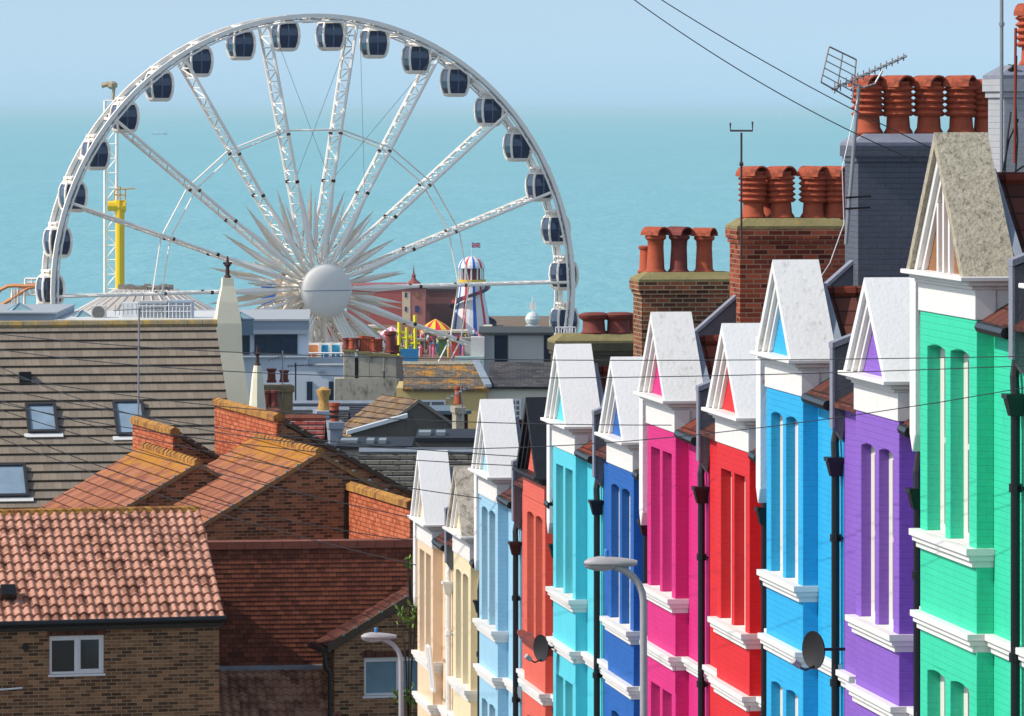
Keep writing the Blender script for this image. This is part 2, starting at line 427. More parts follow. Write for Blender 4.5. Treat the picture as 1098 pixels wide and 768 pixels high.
def downpipe(par, y, x, ztop, zbot, mat=None, hopper=True):
    m = MB(); r = .05
    m.tube([(x-.02,y+.16,ztop),(x-.05,y+.14,ztop-.22),(x-.10,y+.04,ztop-.42),(x-.10,y,ztop-.62)], r, 8)
    zt = ztop-.62
    m.tube([(x-.10,y,zt),(x-.10,y,zbot)], r, 8)
    if hopper:
        for a, b, c, d in ((.065,.105,zt-.20,zt-.02),):
            lo = [(x-.10-a,y-a,c),(x-.10+a,y-a,c),(x-.10+a,y+a,c),(x-.10-a,y+a,c)]; hi = [(x-.10-b,y-b,d),(x-.10+b*.9,y-b,d),(x-.10+b*.9,y+b,d),(x-.10-b,y+b,d)]
            m.poly(hi); m.poly(lo[::-1])
            for i in range(4): m.poly([lo[i],lo[(i+1)%4],hi[(i+1)%4],hi[i]])
            m.box(x-.10-b-.015,x-.10+b*.9,y-b-.015,y+b+.015,d,d+.05)
    z = zt-.9
    while z > zbot+.3:
        m.tube([(x-.10,y,z),(x-.10,y,z-.09)], r+.018, 8); m.box(x-.06,x+.02,y-.09,y+.09,z-.06,z-.03); z -= 1.75
    return m.build('downpipe', mat or M['black'], par)

def terrace_house(color, D, H, typ, gw, gh, label, arch=True, gable='white', reveal=.12, hw=1.2, pipe=None, brick=True, tri=None, trimmat=None, chim=None, roofm='roofbrown', win='frame', bayd=.19):
    p = facade(D)-odir*.16; S = lambda z: H0+z; E = -.38 if gh > 1.48 else 0.0; SE = lambda z: H0+z+E
    base = (p.x, p.y, -H-H0)
    t = thing('terraced_house', label, 'house', base, TH, 'painted terraced houses stepping down the street')
    body = painted('house_paint_'+color[0], color[1], brick=brick)
    tm = trimmat or M['trim']; W = hw; B = bayd
    ya, yb = (-2.79, 1.80) if typ == 'F' else (-1.80, 2.79)
    # recessed main wall
    m = MB(); m.box(B,B+.28,ya,yb,-1.5,SE(-1.66))
    m.box(B+.28,6.9,yb-.22,yb,-1.5,SE(-1.7)); m.box(B+.28,6.9,ya,ya+.22,-1.5,SE(-1.7)); m.box(6.9,7.15,ya,yb,-1.5,SE(-1.7))
    m.py([(B+.28,SE(-1.7)),(6.9,SE(-1.7)),(3.6,SE(.4))], yb-.22, yb); m.py([(B+.28,SE(-1.7)),(6.9,SE(-1.7)),(3.6,SE(.4))], ya, ya+.22)
    m.build('wall', body, t)
    # bay
    lo1, hi1 = S(-4.0), S(-2.0 if arch else -2.02); lo0, hi0 = S(-7.3), S(-5.42)
    if abs(gh-1.5) < .05: lo1, hi1 = S(-4.40), S(-2.38); lo0, hi0 = S(-7.9), S(-5.95)
    if gh > 1.4 and gh < 1.49: lo1, hi1 = S(-4.35), S(-2.25)
    top = S(-gh-.46); pier = W*.25; mul = .10 if W < 1.3 else .12
    ops = [(-W+pier,-mul),(mul,W-pier)]
    m = MB(); tc = lo1-.06
    m.box(0,B-.001,-W,W,-1.5,lo0); m.box(0,B-.001,-W,W,max(hi0+.1,lo0),lo1)
    for z0, z1 in ((lo0, hi0+.1), (lo1, hi1+.1)):
        for y0, y1 in ((-W,-W+pier),(-mul,mul),(W-pier,W)): m.box(0,B-.001,y0,y1,z0,z1)
        for y0, y1 in ops: m.px(arch_poly(y0,y1,z1-.06,z1,arch), 0, B-.001)
    m.box(0,B-.001,-W,W,hi1+.1,top)
    m.build('bay', body, t, bevel=.006)
    for z0, z1 in ((lo0, hi0), (lo1, hi1)):
        for y0, y1 in ops:
            make_window(t, y0+.002, y1-.002, z0, z1+(.0 if arch else .0), reveal)
    # sills and string courses
    def ledge(name, z, h, d, e, wrap=False, mat=tm):
        m = MB(); w_ = W+e
        m.box(-d,0-.001,-w_,w_,z-h*.35,z); m.box(-d*.72,-.001,-w_+.02,w_-.02,z-h*.65,z-h*.35); m.box(-d*.4,-.001,-w_+.05,w_-.05,z-h,z-h*.65)
        m.box(-.001,B-.003,-w_,-W-.001,z-h*.35,z); m.box(-.001,B-.003,-w_+.02,-W-.001,z-h*.65,z-h*.35); m.box(-.001,B-.003,-w_+.05,-W-.001,z-h,z-h*.65)
        if wrap:
            for (y0, y1) in ((ya+.06,-w_),(w_,yb)):
                if y1-y0 > .03:
                    m.box(B-d,B-.003,y0,y1,z-h*.35,z); m.box(B-d*.72,B-.003,y0,y1,z-h*.65,z-h*.35); m.box(B-d*.4,B-.003,y0,y1,z-h,z-h*.65)
        for y0, y1 in ops:
            if not wrap: m.box(-.001,B-.05,y0+.003,y1-.003,z-.02,z+.004)
        return m.build(name, mat, t, bevel=.008)
    sm = M['terradark'] if color[0] == 'coral' else tm
    ledge('window_sill', lo1+.002, .20, .12, .05, mat=sm)
    ledge('string_course', (lo1+hi0)/2-.1+.0 if gh < 1.45 else S(-5.30), .20, .11, .04, True)
    # fascia and cornice
    fm = M['blackpaint'] if gable == 'black' else tm
    ct = -gh
    m = MB(); m.box(-.02,B+.02,-W-.02,W+.02,top,S(ct-.14)); m.box(B+.022,1.7,-W,W,SE(-1.72),S(ct+.01)); m.build('fascia', fm if gable != 'black' else body, t, bevel=.006)
    m = MB(); cm = M['grystain'] if gable == 'pebble_old' else (M['stonestain'] if gable == 'stained' else fm)
    G0 = gw+.09
    m.box(-.20,B+.30,-G0,G0,S(ct-.05),S(ct)); m.box(-.11,B+.24,-G0+.05,G0-.05,S(ct-.10),S(ct-.05)); m.box(-.06,B+.16,-G0+.10,G0-.10,S(ct-.14),S(ct-.10))
    m.build('cornice', fm if gable != 'stained' else tm, t, bevel=.008)
    # gable: stepped raking mouldings round a recessed panel
    gm = {'white':M['white'], 'white2':M['white2'], 'black':M['blackpaint'], 'stained':M['stonestain'], 'pebble_old':M['grystain']}[gable]
    m = MB(); ws = [gw, gw-.16, gw-.30, gw-.42]; q = gh/gw; xk = [-.15,-.10,-.05,.03]; flat = .05
    fr = [(w_, w_*q) for w_ in ws]
    for i in range(3):
        (a, ha), (b, hb) = fr[i], fr[i+1]
        m.m = 0 if i == 0 else 1
        z = S(ct)
        for sgn in (-1, 1):
            pts = [(sgn*a,z),(sgn*b,z),(0,z+hb),(0,z+ha)]
            if i == 0: pts = [(sgn*a,z),(sgn*b,z),(0,z+hb),(0,z+ha)]
            m.px(pts, xk[i], .44)
    go = m.build('gable', [gm, M['blackpaint'] if gable == 'black' else M['trim']], t, weld=True)
    m = MB(); a, ha = fr[3]; m.px([(-a,S(ct)),(a,S(ct)),(0,S(ct)+ha)], .0, .40)
    pm = tri or body
    m.build('gable_panel', pm, go)
    if gable in ('stained',):
        m = MB()
        for yy_ in (-.28, 0, .28): m.box(-.05,.002,yy_-.04,yy_+.04,S(ct),S(ct)+ha*(1-abs(yy_)/a)-.02)
        m.build('gable_strut', M['trim'], go)
    # roofs
    r = MB(); ez = -1.60
    for a_, b_, x0 in ((ya,yb,0),):
        r.prism([(B-.14,a_,SE(ez-.05)),(B-.14,a_,SE(ez)),(3.6,a_,SE(.55)),(7.3,a_,SE(ez)),(7.3,a_,SE(ez-.06)),(3.6,a_,SE(.47))], (0,b_-a_,0))
    ro = r.build('roof', M[roofm], t)
    r = MB(); rz_, rw = S(-.42-(gh-1.2)*.3), gw-.02
    zl = S(ct+.02)
    r.py([], 0, 0) if False else None
    r.px([(-rw,zl),(rw,zl),(0,rz_)], .46, 2.6); r.build('bay_roof', M[roofm], ro)
    r = MB(); r.tube([(.46,0,rz_),(2.4,0,rz_)], .085, 8); r.build('ridge_tile', M['roofmaroon'], ro)
    r = MB()
    r.prism([(.445,-rw-.03,zl+.06),(.445,0,rz_+.10),(.54,0,rz_+.10),(.54,-rw-.03,zl+.06)], (0,.02,.02)); r.build('flashing', M['lead'], ro)
    # gutter
    if typ == 'F':
        m = MB(); m.tube([(B-.16,ya+.15,SE(-1.69)),(B-.16,-W-.05,SE(-1.67))], .065, 8); m.build('gutter', M['black'], t)
    elif ya+.1 < -W-.1:
        m = MB(); m.tube([(B-.16,ya+.15,SE(-1.69)),(B-.16,-W-.05,SE(-1.67))], .065, 8); m.build('gutter', M['black'], t)
    downpipe(t, ya+.10, B+.02, SE(-1.72), -.3, pipe)
    if typ == 'F':
        m = MB(); xz = [(.06,SE(-1.95)),(.06,SE(-1.0)),(.34,SE(-.88)),(2.4,SE(.92)),(3.55,SE(.95)),(3.55,SE(.2)),(B+.03,SE(-1.66)),(.16,SE(-2.1))]
        m.py(xz, ya-.085, ya+.085); pw = m.build('party_wall', M['grendr'], t)
        m = MB(); m.prism([(.03,ya-.12,SE(-.99)),(.34,ya-.12,SE(-.872)),(2.4,ya-.12,SE(.928)),(2.4,ya-.12,SE(.98)),(.32,ya-.12,SE(-.81)),(.03,ya-.12,SE(-.92))], (0,.24,0)); m.box(.035,.062,ya-.088,ya+.088,SE(-1.95),SE(-.992)); m.build('coping', M['slatetop'], pw)
        m = MB(); m.px([(yb-.14,SE(-3.0)),(yb-.14,SE(-1.05)),(yb+.14,SE(-1.05)),(yb+.14,SE(-3.0)),(yb,SE(-3.2))], .0, B+.03)
        m.build('corbel', M['white'], t, bevel=.01)
    if chim:
        bm_, zt, x0, x1, yh, pots, capm = chim; x0 -= .08; x1 -= .08
        yc = ya
        m = MB(); m.box(x0,x1,yc-yh,yc+yh,S(-.5),S(zt)-.30)
        m.box(x0-.03,x1+.03,yc-yh-.03,yc+yh+.03,S(zt)-.30,S(zt)-.225); m.box(x0-.06,x1+.06,yc-yh-.06,yc+yh+.06,S(zt)-.225,S(zt)-.075)
        ch = m.build('chimney', bm_, t)
        m = MB(); a_, b_ = [(x0-.055,yc-yh-.055),(x1+.055,yc-yh-.055),(x1+.055,yc+yh+.055),(x0-.055,yc+yh+.055)], [(x0+.12,yc-yh+.12),(x1-.12,yc-yh+.12),(x1-.12,yc+yh-.12),(x0+.12,yc+yh-.12)]
        A = [(x,y,S(zt)-.075) for x,y in a_]; A2 = [(x,y,S(zt)-.03) for x,y in a_]; Bq = [(x,y,S(zt)+.09) for x,y in b_]
        m.poly(Bq); m.poly(A[::-1])
        for i in range(4): m.poly([A[i],A[(i+1)%4],A2[(i+1)%4],A2[i]]); m.poly([A2[i],A2[(i+1)%4],Bq[(i+1)%4],Bq[i]])
        m.build('flaunching', capm, ch)
        for (k, xx, dy, mt, s_) in pots: pot(k, ch, (x0+xx, yc+dy, S(zt)+.06), M[mt], s_, 0)
    t['_D'] = D
    return t
def DX(x): return K/(x-549+800)
def HH(y, D): return (y-118)*D/F
TC, TD = 'terracotta', 'terradark'
spec = [
 # colour, apex x, apex y, type, gw, gh, label, kwargs
 (('green2',(46,210,164)), None, None, 'N', 1.4, 1.5, 'green house at the right edge of the photo, mostly cut off beyond the black pipes', dict(arch=False, hw=1.38, gable='stained', tri=M['pebble'])),
 (('green',(46,210,164)), 1000.6, 142, 'F', 1.42, 1.52, 'emerald green painted house with a lichen stained stone gable and pebbledash panel', dict(arch=True, hw=1.38, gable='stained', tri=M['pebble'], reveal=.15)),
 (('purple',(136,90,192)), 925.6, 297.6, 'N', 1.2, 1.13, 'purple painted brick house with white gable and white window ledges', dict()),
 (('blue',(26,172,226)), 827.5, 278.5, 'F', 1.2, 1.20, 'bright azure blue painted brick house with tall white gable', dict(gable='white2',
    chim=(M['palechim'], 2.33, 2.15, 4.0, .42, [('louvred',.45,-.1,TC,1.05),('louvred',.95,-.1,TC,1.05)], M['slatetop']))),
 (('red',(220,8,22)), 773, 346.6, 'N', 1.2, 1.18, 'scarlet red painted house with white gable and red panel', dict(arch=False, reveal=.14)),
 (('magenta',(216,22,122)), 697, 334.5, 'F', 1.2, 1.2, 'magenta pink painted house with stained white gable', dict(arch=False, gable='white2', roofm='roofmaroon', reveal=.15,
    chim=(M['slatepaint'], 2.47, 2.28, 4.5, .45, [('louvred',.22,-.1,TC,1.12),('louvred',.64,-.1,TC,1.12),('louvred',1.07,-.1,TC,1.12),('louvred',1.53,-.1,TC,1.12),('louvred',1.88,-.05,TC,1.05)], M['slatetop']))),
 (('navy',(4,94,176)), 654, 382.6, 'N', 1.2, 1.2, 'royal blue painted brick house with white gable behind the street lamp', dict()),
 (('cyan',(84,204,220)), 594.3, 368.8, 'F', 1.2, 1.25, 'turquoise painted house with broad white gable and rectangular window openings', dict(arch=False, brick=False, roofm='roofmaroon', reveal=.15,
    chim=(M['brick_red'], 1.98, 2.35, 4.05, .45, [('louvred',.27,-.12,TC,1.12),('louvred',.72,-.12,TC,1.12),('louvred',1.22,-.12,TC,1.12),('louvred',1.58,-.12,TC,1.12),('louvred',.62,.3,TC,1.0),('louvred',1.42,.3,TC,1.0)], M['mortar']))),
 (('coral',(226,98,78)), 563, 426, 'N', 1.2, 1.25, 'coral orange house with black gable and dark window sill', dict(gable='black')),
 (('paleblue',(158,204,228)), 514, 428, 'F', 1.2, 1.3, 'pale sky blue painted brick house with white gable beside the coral house', dict(reveal=.15,
    chim=(M['brick_mix'], 2.24, 2.30, 3.98, .45, [('tall',.30,-.1,TC,1.15),('tall',.70,-.1,TD,1.15),('tall',1.15,-.1,TC,1.12),('plain',.2,.25,TC,1.0)], M['mortar']))),
 (('custard',(232,216,176)), 486, 500, 'N', 1.2, 1.2, 'custard yellow house with grey pebbledash gable, second from the far end', dict(gable='pebble_old', brick=False, reveal=.15)),
 (('peach',(238,208,174)), 447, 483, 'F', 1.2, 1.35, 'peach cream house with white gable at the far end of the terrace', dict(arch=False, brick=False, reveal=.15, pipe=M['trim'],
    chim=(plain('mossy_render',(82,78,62),.95,.3,3,bump=.6), 2.28, 2.2, 3.9, .45, [('squat',.75,-.1,TD,1.15),('squat',1.22,-.1,TD,1.15),('fluted',1.42,.2,TC,1.0)], M['mortar']))),
]
houses = {}
for c, x, y, typ, gw, gh, lab, kw in spec:
    if x is None: D = DX(1000.6)-5.55; H = HH(142, DX(1000.6))
    else: D = DX(x); H = HH(y, D)
    kw.setdefault('hw', 1.2)
    houses[c[0]] = terrace_house(c, D, H, typ, gw, gh, lab, **kw)
for h in houses.values(): del h['_D']
bpy.context.view_layer.update()
hh_ = houses['peach']; q = hh_.matrix_world.inverted() @ P(456.5, 742, 101.6)
m = MB(); a, b, c_ = Vector((0,0,0)), Vector((-.10,-.10,.85)), Vector((0,.42,0))
for s0, s1 in ((a,b),(a+c_,b+c_),(a,a+c_),(b,b+c_)): m.tube([s0,s1], .035, 4)
m.build('open_window', M['upvc'], hh_, loc=(-.02,q.y,q.z))

# ------------------------------------------------------------------ satellite dishes, alarm box, open window
def dish(name_label, px, py, D, out, rz, s=1.0, dark=True):
    p = P(px, py, D)
    t = thing('satellite_dish', name_label, 'satellite dish', p, rz, 'satellite dishes fixed to the house fronts')
    m = MB(); n = 20; R_ = .33*s; rings = []
    for k in range(6):
        r = R_*k/5; rings.append([Vector((r*math.cos(2*math.pi*i/n), .07*s*(k/5)**2*-1, r*1.08*math.sin(2*math.pi*i/n))) for i in range(n)])
    for k in range(5):
        for i in range(n):
            a, b, c_, d = rings[k][i], rings[k][(i+1)%n], rings[k+1][(i+1)%n], rings[k+1][i]
            m.poly([a,b,c_,d] if k else [a, c_, d])
            e = Vector((0,.015,0)); m.poly([d+e,c_+e,b+e,a+e] if k else [d+e,c_+e,a+e])
    for i in range(n):
        a, b = rings[5][i], rings[5][(i+1)%n]; e = Vector((0,.015,0)); m.poly([a,b,b+e,a+e])
    m.build('bowl', plain('dark_dish_mesh', (38,36,38), .6, .1), t, smooth=False)
    m = MB(); m.tube([(0,.02,-.28*s),(0,-.25*s,-.36*s),(0,-.46*s,-.25*s)], .014, 5); m.build('feed_arm', M['black'], t)
    m = MB(); m.tube([(0,-.40*s,-.27*s),(0,-.54*s,-.17*s)], .04, 8); m.build('receiver', M['lampgrey'], t)
    m = MB(); m.tube([(0,.02,0),(0,.10,0)], .05, 6); m.tube([(0,.10,0), Matrix.Rotation(-rz,3,'Z') @ Vector(out)], .02, 6)
    m.build('bracket', M['black'], t)
    return t
dish('dark satellite dish on the azure blue house', 875, 697, 63.0, (.35,.1,.0), -.95, .64)
dish('dark satellite dish on the coral orange house', 582, 695, 85.9, (.2,.1,.0), -.95, .62)
pa = P(564, 652, 92.3)
m = MB(); m.box(-.06,.05,-.14,.14,-.22,.16); al = thing('alarm_box', 'white and blue burglar alarm box on the coral orange house', 'alarm box', pa, TH)
m.build('cover', M['upvc'], al, bevel=.01); m = MB(); m.box(-.062,.048,-.13,.13,-.31,-.222); m.build('lens', plain('alarm_blue', (20,40,140), .3), al)

# ------------------------------------------------------------------ street lamps
def lamp(label, px, py_head, xh, D, pole_r):
    p = P(px, py_head, D); gzv = gz(D)+.13; top = p.z
    L = (px-xh)*D/F
    t = thing('street_lamp', label, 'street lamp', (p.x, p.y, gzv), 0, 'street lamps with curved arms')
    h = top-gzv; R_ = .42
    m = MB(); m.tube([(0,0,0),(0,0,1.2)], pole_r*1.5, 12); m.tube([(0,0,1.2),(0,0,1.3)], pole_r*1.5, 12, pole_r)
    pts = [(0,0,1.3),(0,0,h-R_)]+[(-R_+R_*math.cos(a), 0, h-R_+R_*math.sin(a)) for a in [math.pi/2*k/6 for k in range(1,7)]]+[(-L+.42,0,h+.04)]
    m.tube(pts, pole_r, 12); m.build('pole', M['lampgrey'], t, smooth=True)
    m = MB(); rings = []
    prof_ = [(0,.04,.045),(.06,.06,.06),(.14,.085,.075),(.3,.115,.095),(.45,.125,.10),(.56,.10,.075),(.62,.03,.03)]
    def sec(xx, ry, rz_, lo, hi):
        return [Vector((-L+.46-xx, .85*ry*math.cos(a), h+.03+.85*rz_*math.sin(a)*(1 if math.sin(a) > 0 else .55))) for a in [2*math.pi*k/14 for k in range(14)]]
    R2 = [sec(*q, 0, 1) for q in prof_]
    for i in range(len(R2)-1):
        for k in range(14): m.poly([R2[i][k],R2[i][(k+1)%14],R2[i+1][(k+1)%14],R2[i+1][k]])
    m.poly(R2[0]); m.poly(R2[-1][::-1])
    hd = m.build('lamp_head', M['lampgrey'], t, smooth=True)
    m = MB(); n = 12; prev = None
    for j in range(5):
        f = j/4; cur = [Vector((-L+.04+.20*math.cos(a)*math.cos(f*math.pi/2)+.0, .09*math.sin(a)*math.cos(f*math.pi/2), h+.015-.075*math.sin(f*math.pi/2))) for a in [2*math.pi*k/n for k in range(n)]]
        if prev:
            for k in range(n): m.poly([prev[k],prev[(k+1)%n],cur[(k+1)%n],cur[k]])
        prev = cur
    m.build('lens', plain('lamp_lens', (175,165,165), .15, .05, spec=.6), hd, smooth=True)
    m = MB(); m.lathe([(.03,0),(.03,.06),(.022,.075)], (-L+.1,0,h+.12), 8); m.build('photocell', plain('photocell_blue', (60,130,200), .4), hd)
    return t
lamp('grey street lamp with curved arm in front of the blue and magenta houses', 690, 607, 641, 62.0, .042)
lamp('grey street lamp in front of the small brick house by the terrace end', 430, 685, 397, 93.0, .042)
#PART2
# ------------------------------------------------------------------ the old town below: roofs with real courses
def gable_axes(rz): return Matrix.Rotation(rz, 4, 'Z')
def tiled(m, o, u, s, W, L, course, lift=.03, seg=None, amp=0.0, pitch=.2):
    """courses of tiles: o = lower left corner at the eave, u = along the eave, s = up the slope"""
    o, u, s = Vector(o), Vector(u).normalized(), Vector(s).normalized(); n = u.cross(s).normalized()
    if n.z < 0: n = -n
    nr = int(math.ceil(L/course)); nx = 1 if not amp else int(W/pitch*8)
    def wv(x):
        if not amp: return 0.0
        t = (x/pitch) % 1.0
        return amp*(math.sin(math.pi*t/.62) if t < .62 else -.45*math.sin(math.pi*(t-.62)/.38))
    for i in range(nr):
        s0, s1 = i*course, min(L, (i+1)*course+.02)
        for k in range(nx):
            x0, x1 = W*k/nx, W*(k+1)/nx; h0, h1 = wv(x0), wv(x1)
            jit = .0
            a = o+u*x0+s*s0+n*(lift+h0); b = o+u*x1+s*s0+n*(lift+h1); c = o+u*x1+s*s1+n*h1; d = o+u*x0+s*s1+n*h0
            m.poly([a,b,c,d], [(x0,s0),(x1,s0),(x1,s0+course*.999),(x0,s0+course*.999)])
            m.poly([a-n*(lift+.01),b-n*(lift+.01),b,a], [(x0,s0),(x1,s0),(x1,s0+.002),(x0,s0+.002)])
PAN = tilem('pink_orange_pantiles', [(134,92,76),(182,132,110),(204,152,130),(190,140,118)], .2, .30, .02, .0, stag=0, lich=None, stain=.28, bump=.1)
PAND = tilem('brown_pantiles', [(120,84,66),(164,120,96),(186,142,116)], .2, .30, .02, 0, stag=0, stain=.5, bump=.1)
PLAINT = tilem('lichened_plain_tiles', [(110,62,52),(140,82,64),(160,98,74)], .30, .33, .06, .06, stag=.5, lich=(4.62+3.8,.75), stain=.35, bump=.4, mottle=((190,110,40), .62, 2.2))
CONC = tilem('buff_concrete_tiles', [(132,120,106),(142,129,114),(152,138,121)], .235, .375, .06, .03, stag=.5, stain=.45, bump=.25, mottle=((58,50,40), .66, 2.6))
def coping(m, a, b, w=.13, h=.1): m.tube([a, b], w, 7)

# --- pantiled brick house bottom left
D0 = 115.0; p = P(235, 660, D0); base = gz(D0); ez = p.z-base
t = thing('brick_house', 'brown brick house with pink pantile roof, bottom left, with a white framed window', 'house', (p.x, p.y, base), math.radians(13.7))
m = MB()
wx0, wx1, wz0, wz1 = -3.70, -2.52, ez-1.19, ez-.36
for x0,x1,z0,z1 in ((-9,wx0,-1,ez-.06),(wx1,0,-1,ez-.06),(wx0,wx1,-1,wz0),(wx0,wx1,wz1,ez-.06)): m.box(x0,x1,.0,.25,z0,z1)
m.box(-9,-8.75,.25,5.75,-1,ez-.06); m.box(-.25,0,.25,5.75,-1,ez-.06); m.box(-9,0,5.75,6,-1,ez-.06)
m.px([(0,ez-.06),(6,ez-.06),(3,ez+1.98)], -.25, 0); m.px([(0,ez-.06),(6,ez-.06),(3,ez+1.98)], -9, -8.75)
m.build('wall', M['brick_a'], t)
m = MB(); sv = Vector((0,3,2.1)); L_ = sv.length+.15
tiled(m, (-9.2,-.14,ez-.10), (1,0,0), sv, 9.3, L_, .29, .055, amp=.04)
tiled(m, (.1,6.14,ez-.10), (-1,0,0), (0,-3,2.1), 9.3, L_, .29, .035, amp=.035)
rf = m.build('roof', PAN, t)
m = MB()
for k in range(21): m.tube([(-9.2+k*.443,3,ez+2.03),(-9.2+k*.443+.45,3,ez+2.045)], .13, 8, .115)
m.build('ridge_tiles', M['coping_lich'], rf, smooth=True)
m = MB(); m.tube([(-9.2,-.20,ez-.09),(.12,-.20,ez-.06)], .075, 8); m.box(-9.1,.05,-.10,-.005,ez-.24,ez-.05); m.build('gutter', M['black'], t)
m = MB(); a = (-4.45,.52,ez+.37); m.prism([(-2.67+-2,.43+.02,ez+.40),(-2.35-2,.43+.02,ez+.40),(-2.35-2,.70,ez+.59),(-2.67-2,.70,ez+.59)], (0,-.09,.13)); m.build('roof_vent', M['black'], rf)
def casement(par, x0, x1, z0, z1, y, split=.5, glass='glass', bars=None):
    f = MB(); q = .055
    f.box(x0,x1,y-.03,y+.05,z0,z0+q); f.box(x0,x1,y-.03,y+.05,z1-q,z1); f.box(x0,x0+q,y-.03,y+.05,z0+q,z1-q); f.box(x1-q,x1,y-.03,y+.05,z0+q,z1-q)
    xm = x0+(x1-x0)*split; f.box(xm-.045,xm+.045,y-.035,y+.05,z0+q,z1-q)
    f.box(x0-.03,x1+.03,y-.09,y-.032,z0-.05,z0-.002)
    f.box(x0+q,xm-.045,y-.02,y+.04,z1-q-.05,z1-q)
    for (a,b) in ((xm+.045,x1-q),):
        f.box(a,b,y-.02,y+.04,z1-q-.045,z1-q); f.box(a,b,y-.02,y+.04,z0+q,z0+q+.045); f.box(a,a+.045,y-.02,y+.04,z0+q+.045,z1-q-.045); f.box(b-.045,b,y-.02,y+.04,z0+q+.045,z1-q-.045)
    w_ = f.build('window', M['upvc'], par, bevel=.004)
    g_ = MB(); g_.box(x0+q,xm-.045,y+.01,y+.02,z0+q,z1-q); g_.box(xm+.045,x1-q,y+.01,y+.02,z0+q,z1-q); g_.build('pane', M[glass], w_)
    return w_
casement(t, wx0, wx1, wz0, wz1, .06)
m = MB(); m.box(wx0-.05,wx1+.05,-.012,-.001,wz1,wz1+.13); m.build('lintel', brickm('soldier_brick',(84,50,38),(116,66,48),(100,84,70),bw=.075,bh=.225), t)
m = MB(); m.lathe([(.001,-.06),(.07,-.05),(.08,0)], (0,0,0), 12); fv_ = m.build('flue', M['black'], t); fv_.rotation_euler = (math.pi/2*-1+math.pi,0,0); fv_.location = (-4.22,-.02,ez-.58)
m = MB(); m.box(-4.45,-4.18,-.012,0-.001,ez-1.42,ez-1.25); m.build('air_brick', plain('dull_air_brick', (132,92,66), .9), t)
m = MB(); m.tube([(-5.2,-.08,ez-1.50),(-4.3,-.08,ez-1.45)], .022, 6); m.build('overflow_pipe', M['upvc'], t)

# --- brown plain roofs with orange lichen: two stepped houses
RZ = math.radians(15)
def stepped_house(label, apex_px, Dn, wl, wr, slope, length, walls):
    p = P(*apex_px, Dn); base = gz(Dn+2)-.5; az = p.z-base
    t = thing('brick_house', label, 'house', (p.x, p.y, base), RZ)
    k = math.tan(math.radians(slope)); el, er = az-wl*k, az-wr*k
    m = MB(); m.box(-wl+.2,wr-.2,.05,.3,-1,min(el,er)-.08)
    lo = min(el,er)-.08
    m.prism([(-wl+.2,.05,lo),(wr-.2,.05,lo),(wr-.2,.05,er+.2*k-.1),(0,.05,az-.1),(-wl+.2,.05,el+.2*k-.1)], (0,.25,0))
    m.box(-wl+.2,-wl+.45,.3,length,-1,el-.02); m.box(wr-.45,wr-.2,.3,length,-1,er-.02)
    m.build('wall', M['brick_b'], t)
    m = MB(); cs = math.cos(math.radians(slope))
    rm = tilem('lichened_roof_tiles_%d' % round(az*10), [(122,72,58),(156,98,74),(176,116,88)], .30, .33, .05, .05, stag=.5, lich=(az-.75,.42), stain=.3, bump=.5, mottle=((186,112,46), .54, 5.0))
    tiled(m, (-wl,length,el), (0,-1,0), (1,0,k), length, wl/cs+.02, .33, .028)
    tiled(m, (wr,0,er), (0,1,0), (-1,0,k), length, wr/cs+.02, .33, .028)
    rf = m.build('roof', rm, t)
    m = MB(); nn = int(length/.45)
    for i in range(nn): m.tube([(0,i*.45,az+.02),(0,i*.45+.46,az+.005)], .12, 7, .105)
    m.build('ridge_tiles', M['coping_lich'], rf)
    m = MB(); m.prism([(-wl,-.02,el-.09),(0,-.02,az-.09),(0,-.02,az+.03),(-wl,-.02,el+.03)], (0,.06,0)); m.prism([(wr,-.02,er-.09),(0,-.02,az-.09),(0,-.02,az+.03),(wr,-.02,er+.03)], (0,.06,0))
    m.build('verge', plain('weathered_verge', (130,105,78), .9, .3, 4, dirt=((190,120,30), .7, 4, .5)), rf)
    if True:
        clips(rf, [(-wl*j/11,0,az-wl*k*j/11+.02) for j in range(1,11)]+[(wr*j/11,0,az-wr*k*j/11+.02) for j in range(1,11)])
    return t, az, base, p
tb, az, base, pb = stepped_house('brick gabled house with brown tiled roof and bright orange lichen along its ridge, centre left', (343,486), 130, 3.0, 4.6, 30, 7.3, None)
m = MB(); m.box(.62,.70,-.03,.0+.04,az-2.9,az-.9); m.box(.9,1.25,-.02,.04,az-2.35,az-2.1); m.build('vent_pipe', M['black'], tb)
ta, az2, base2, pa_ = stepped_house('brown tiled roof with patchy lichen left of the taller gabled brick house', (213,497), 134, 3.3, 2.0, 30, 7.3, None)
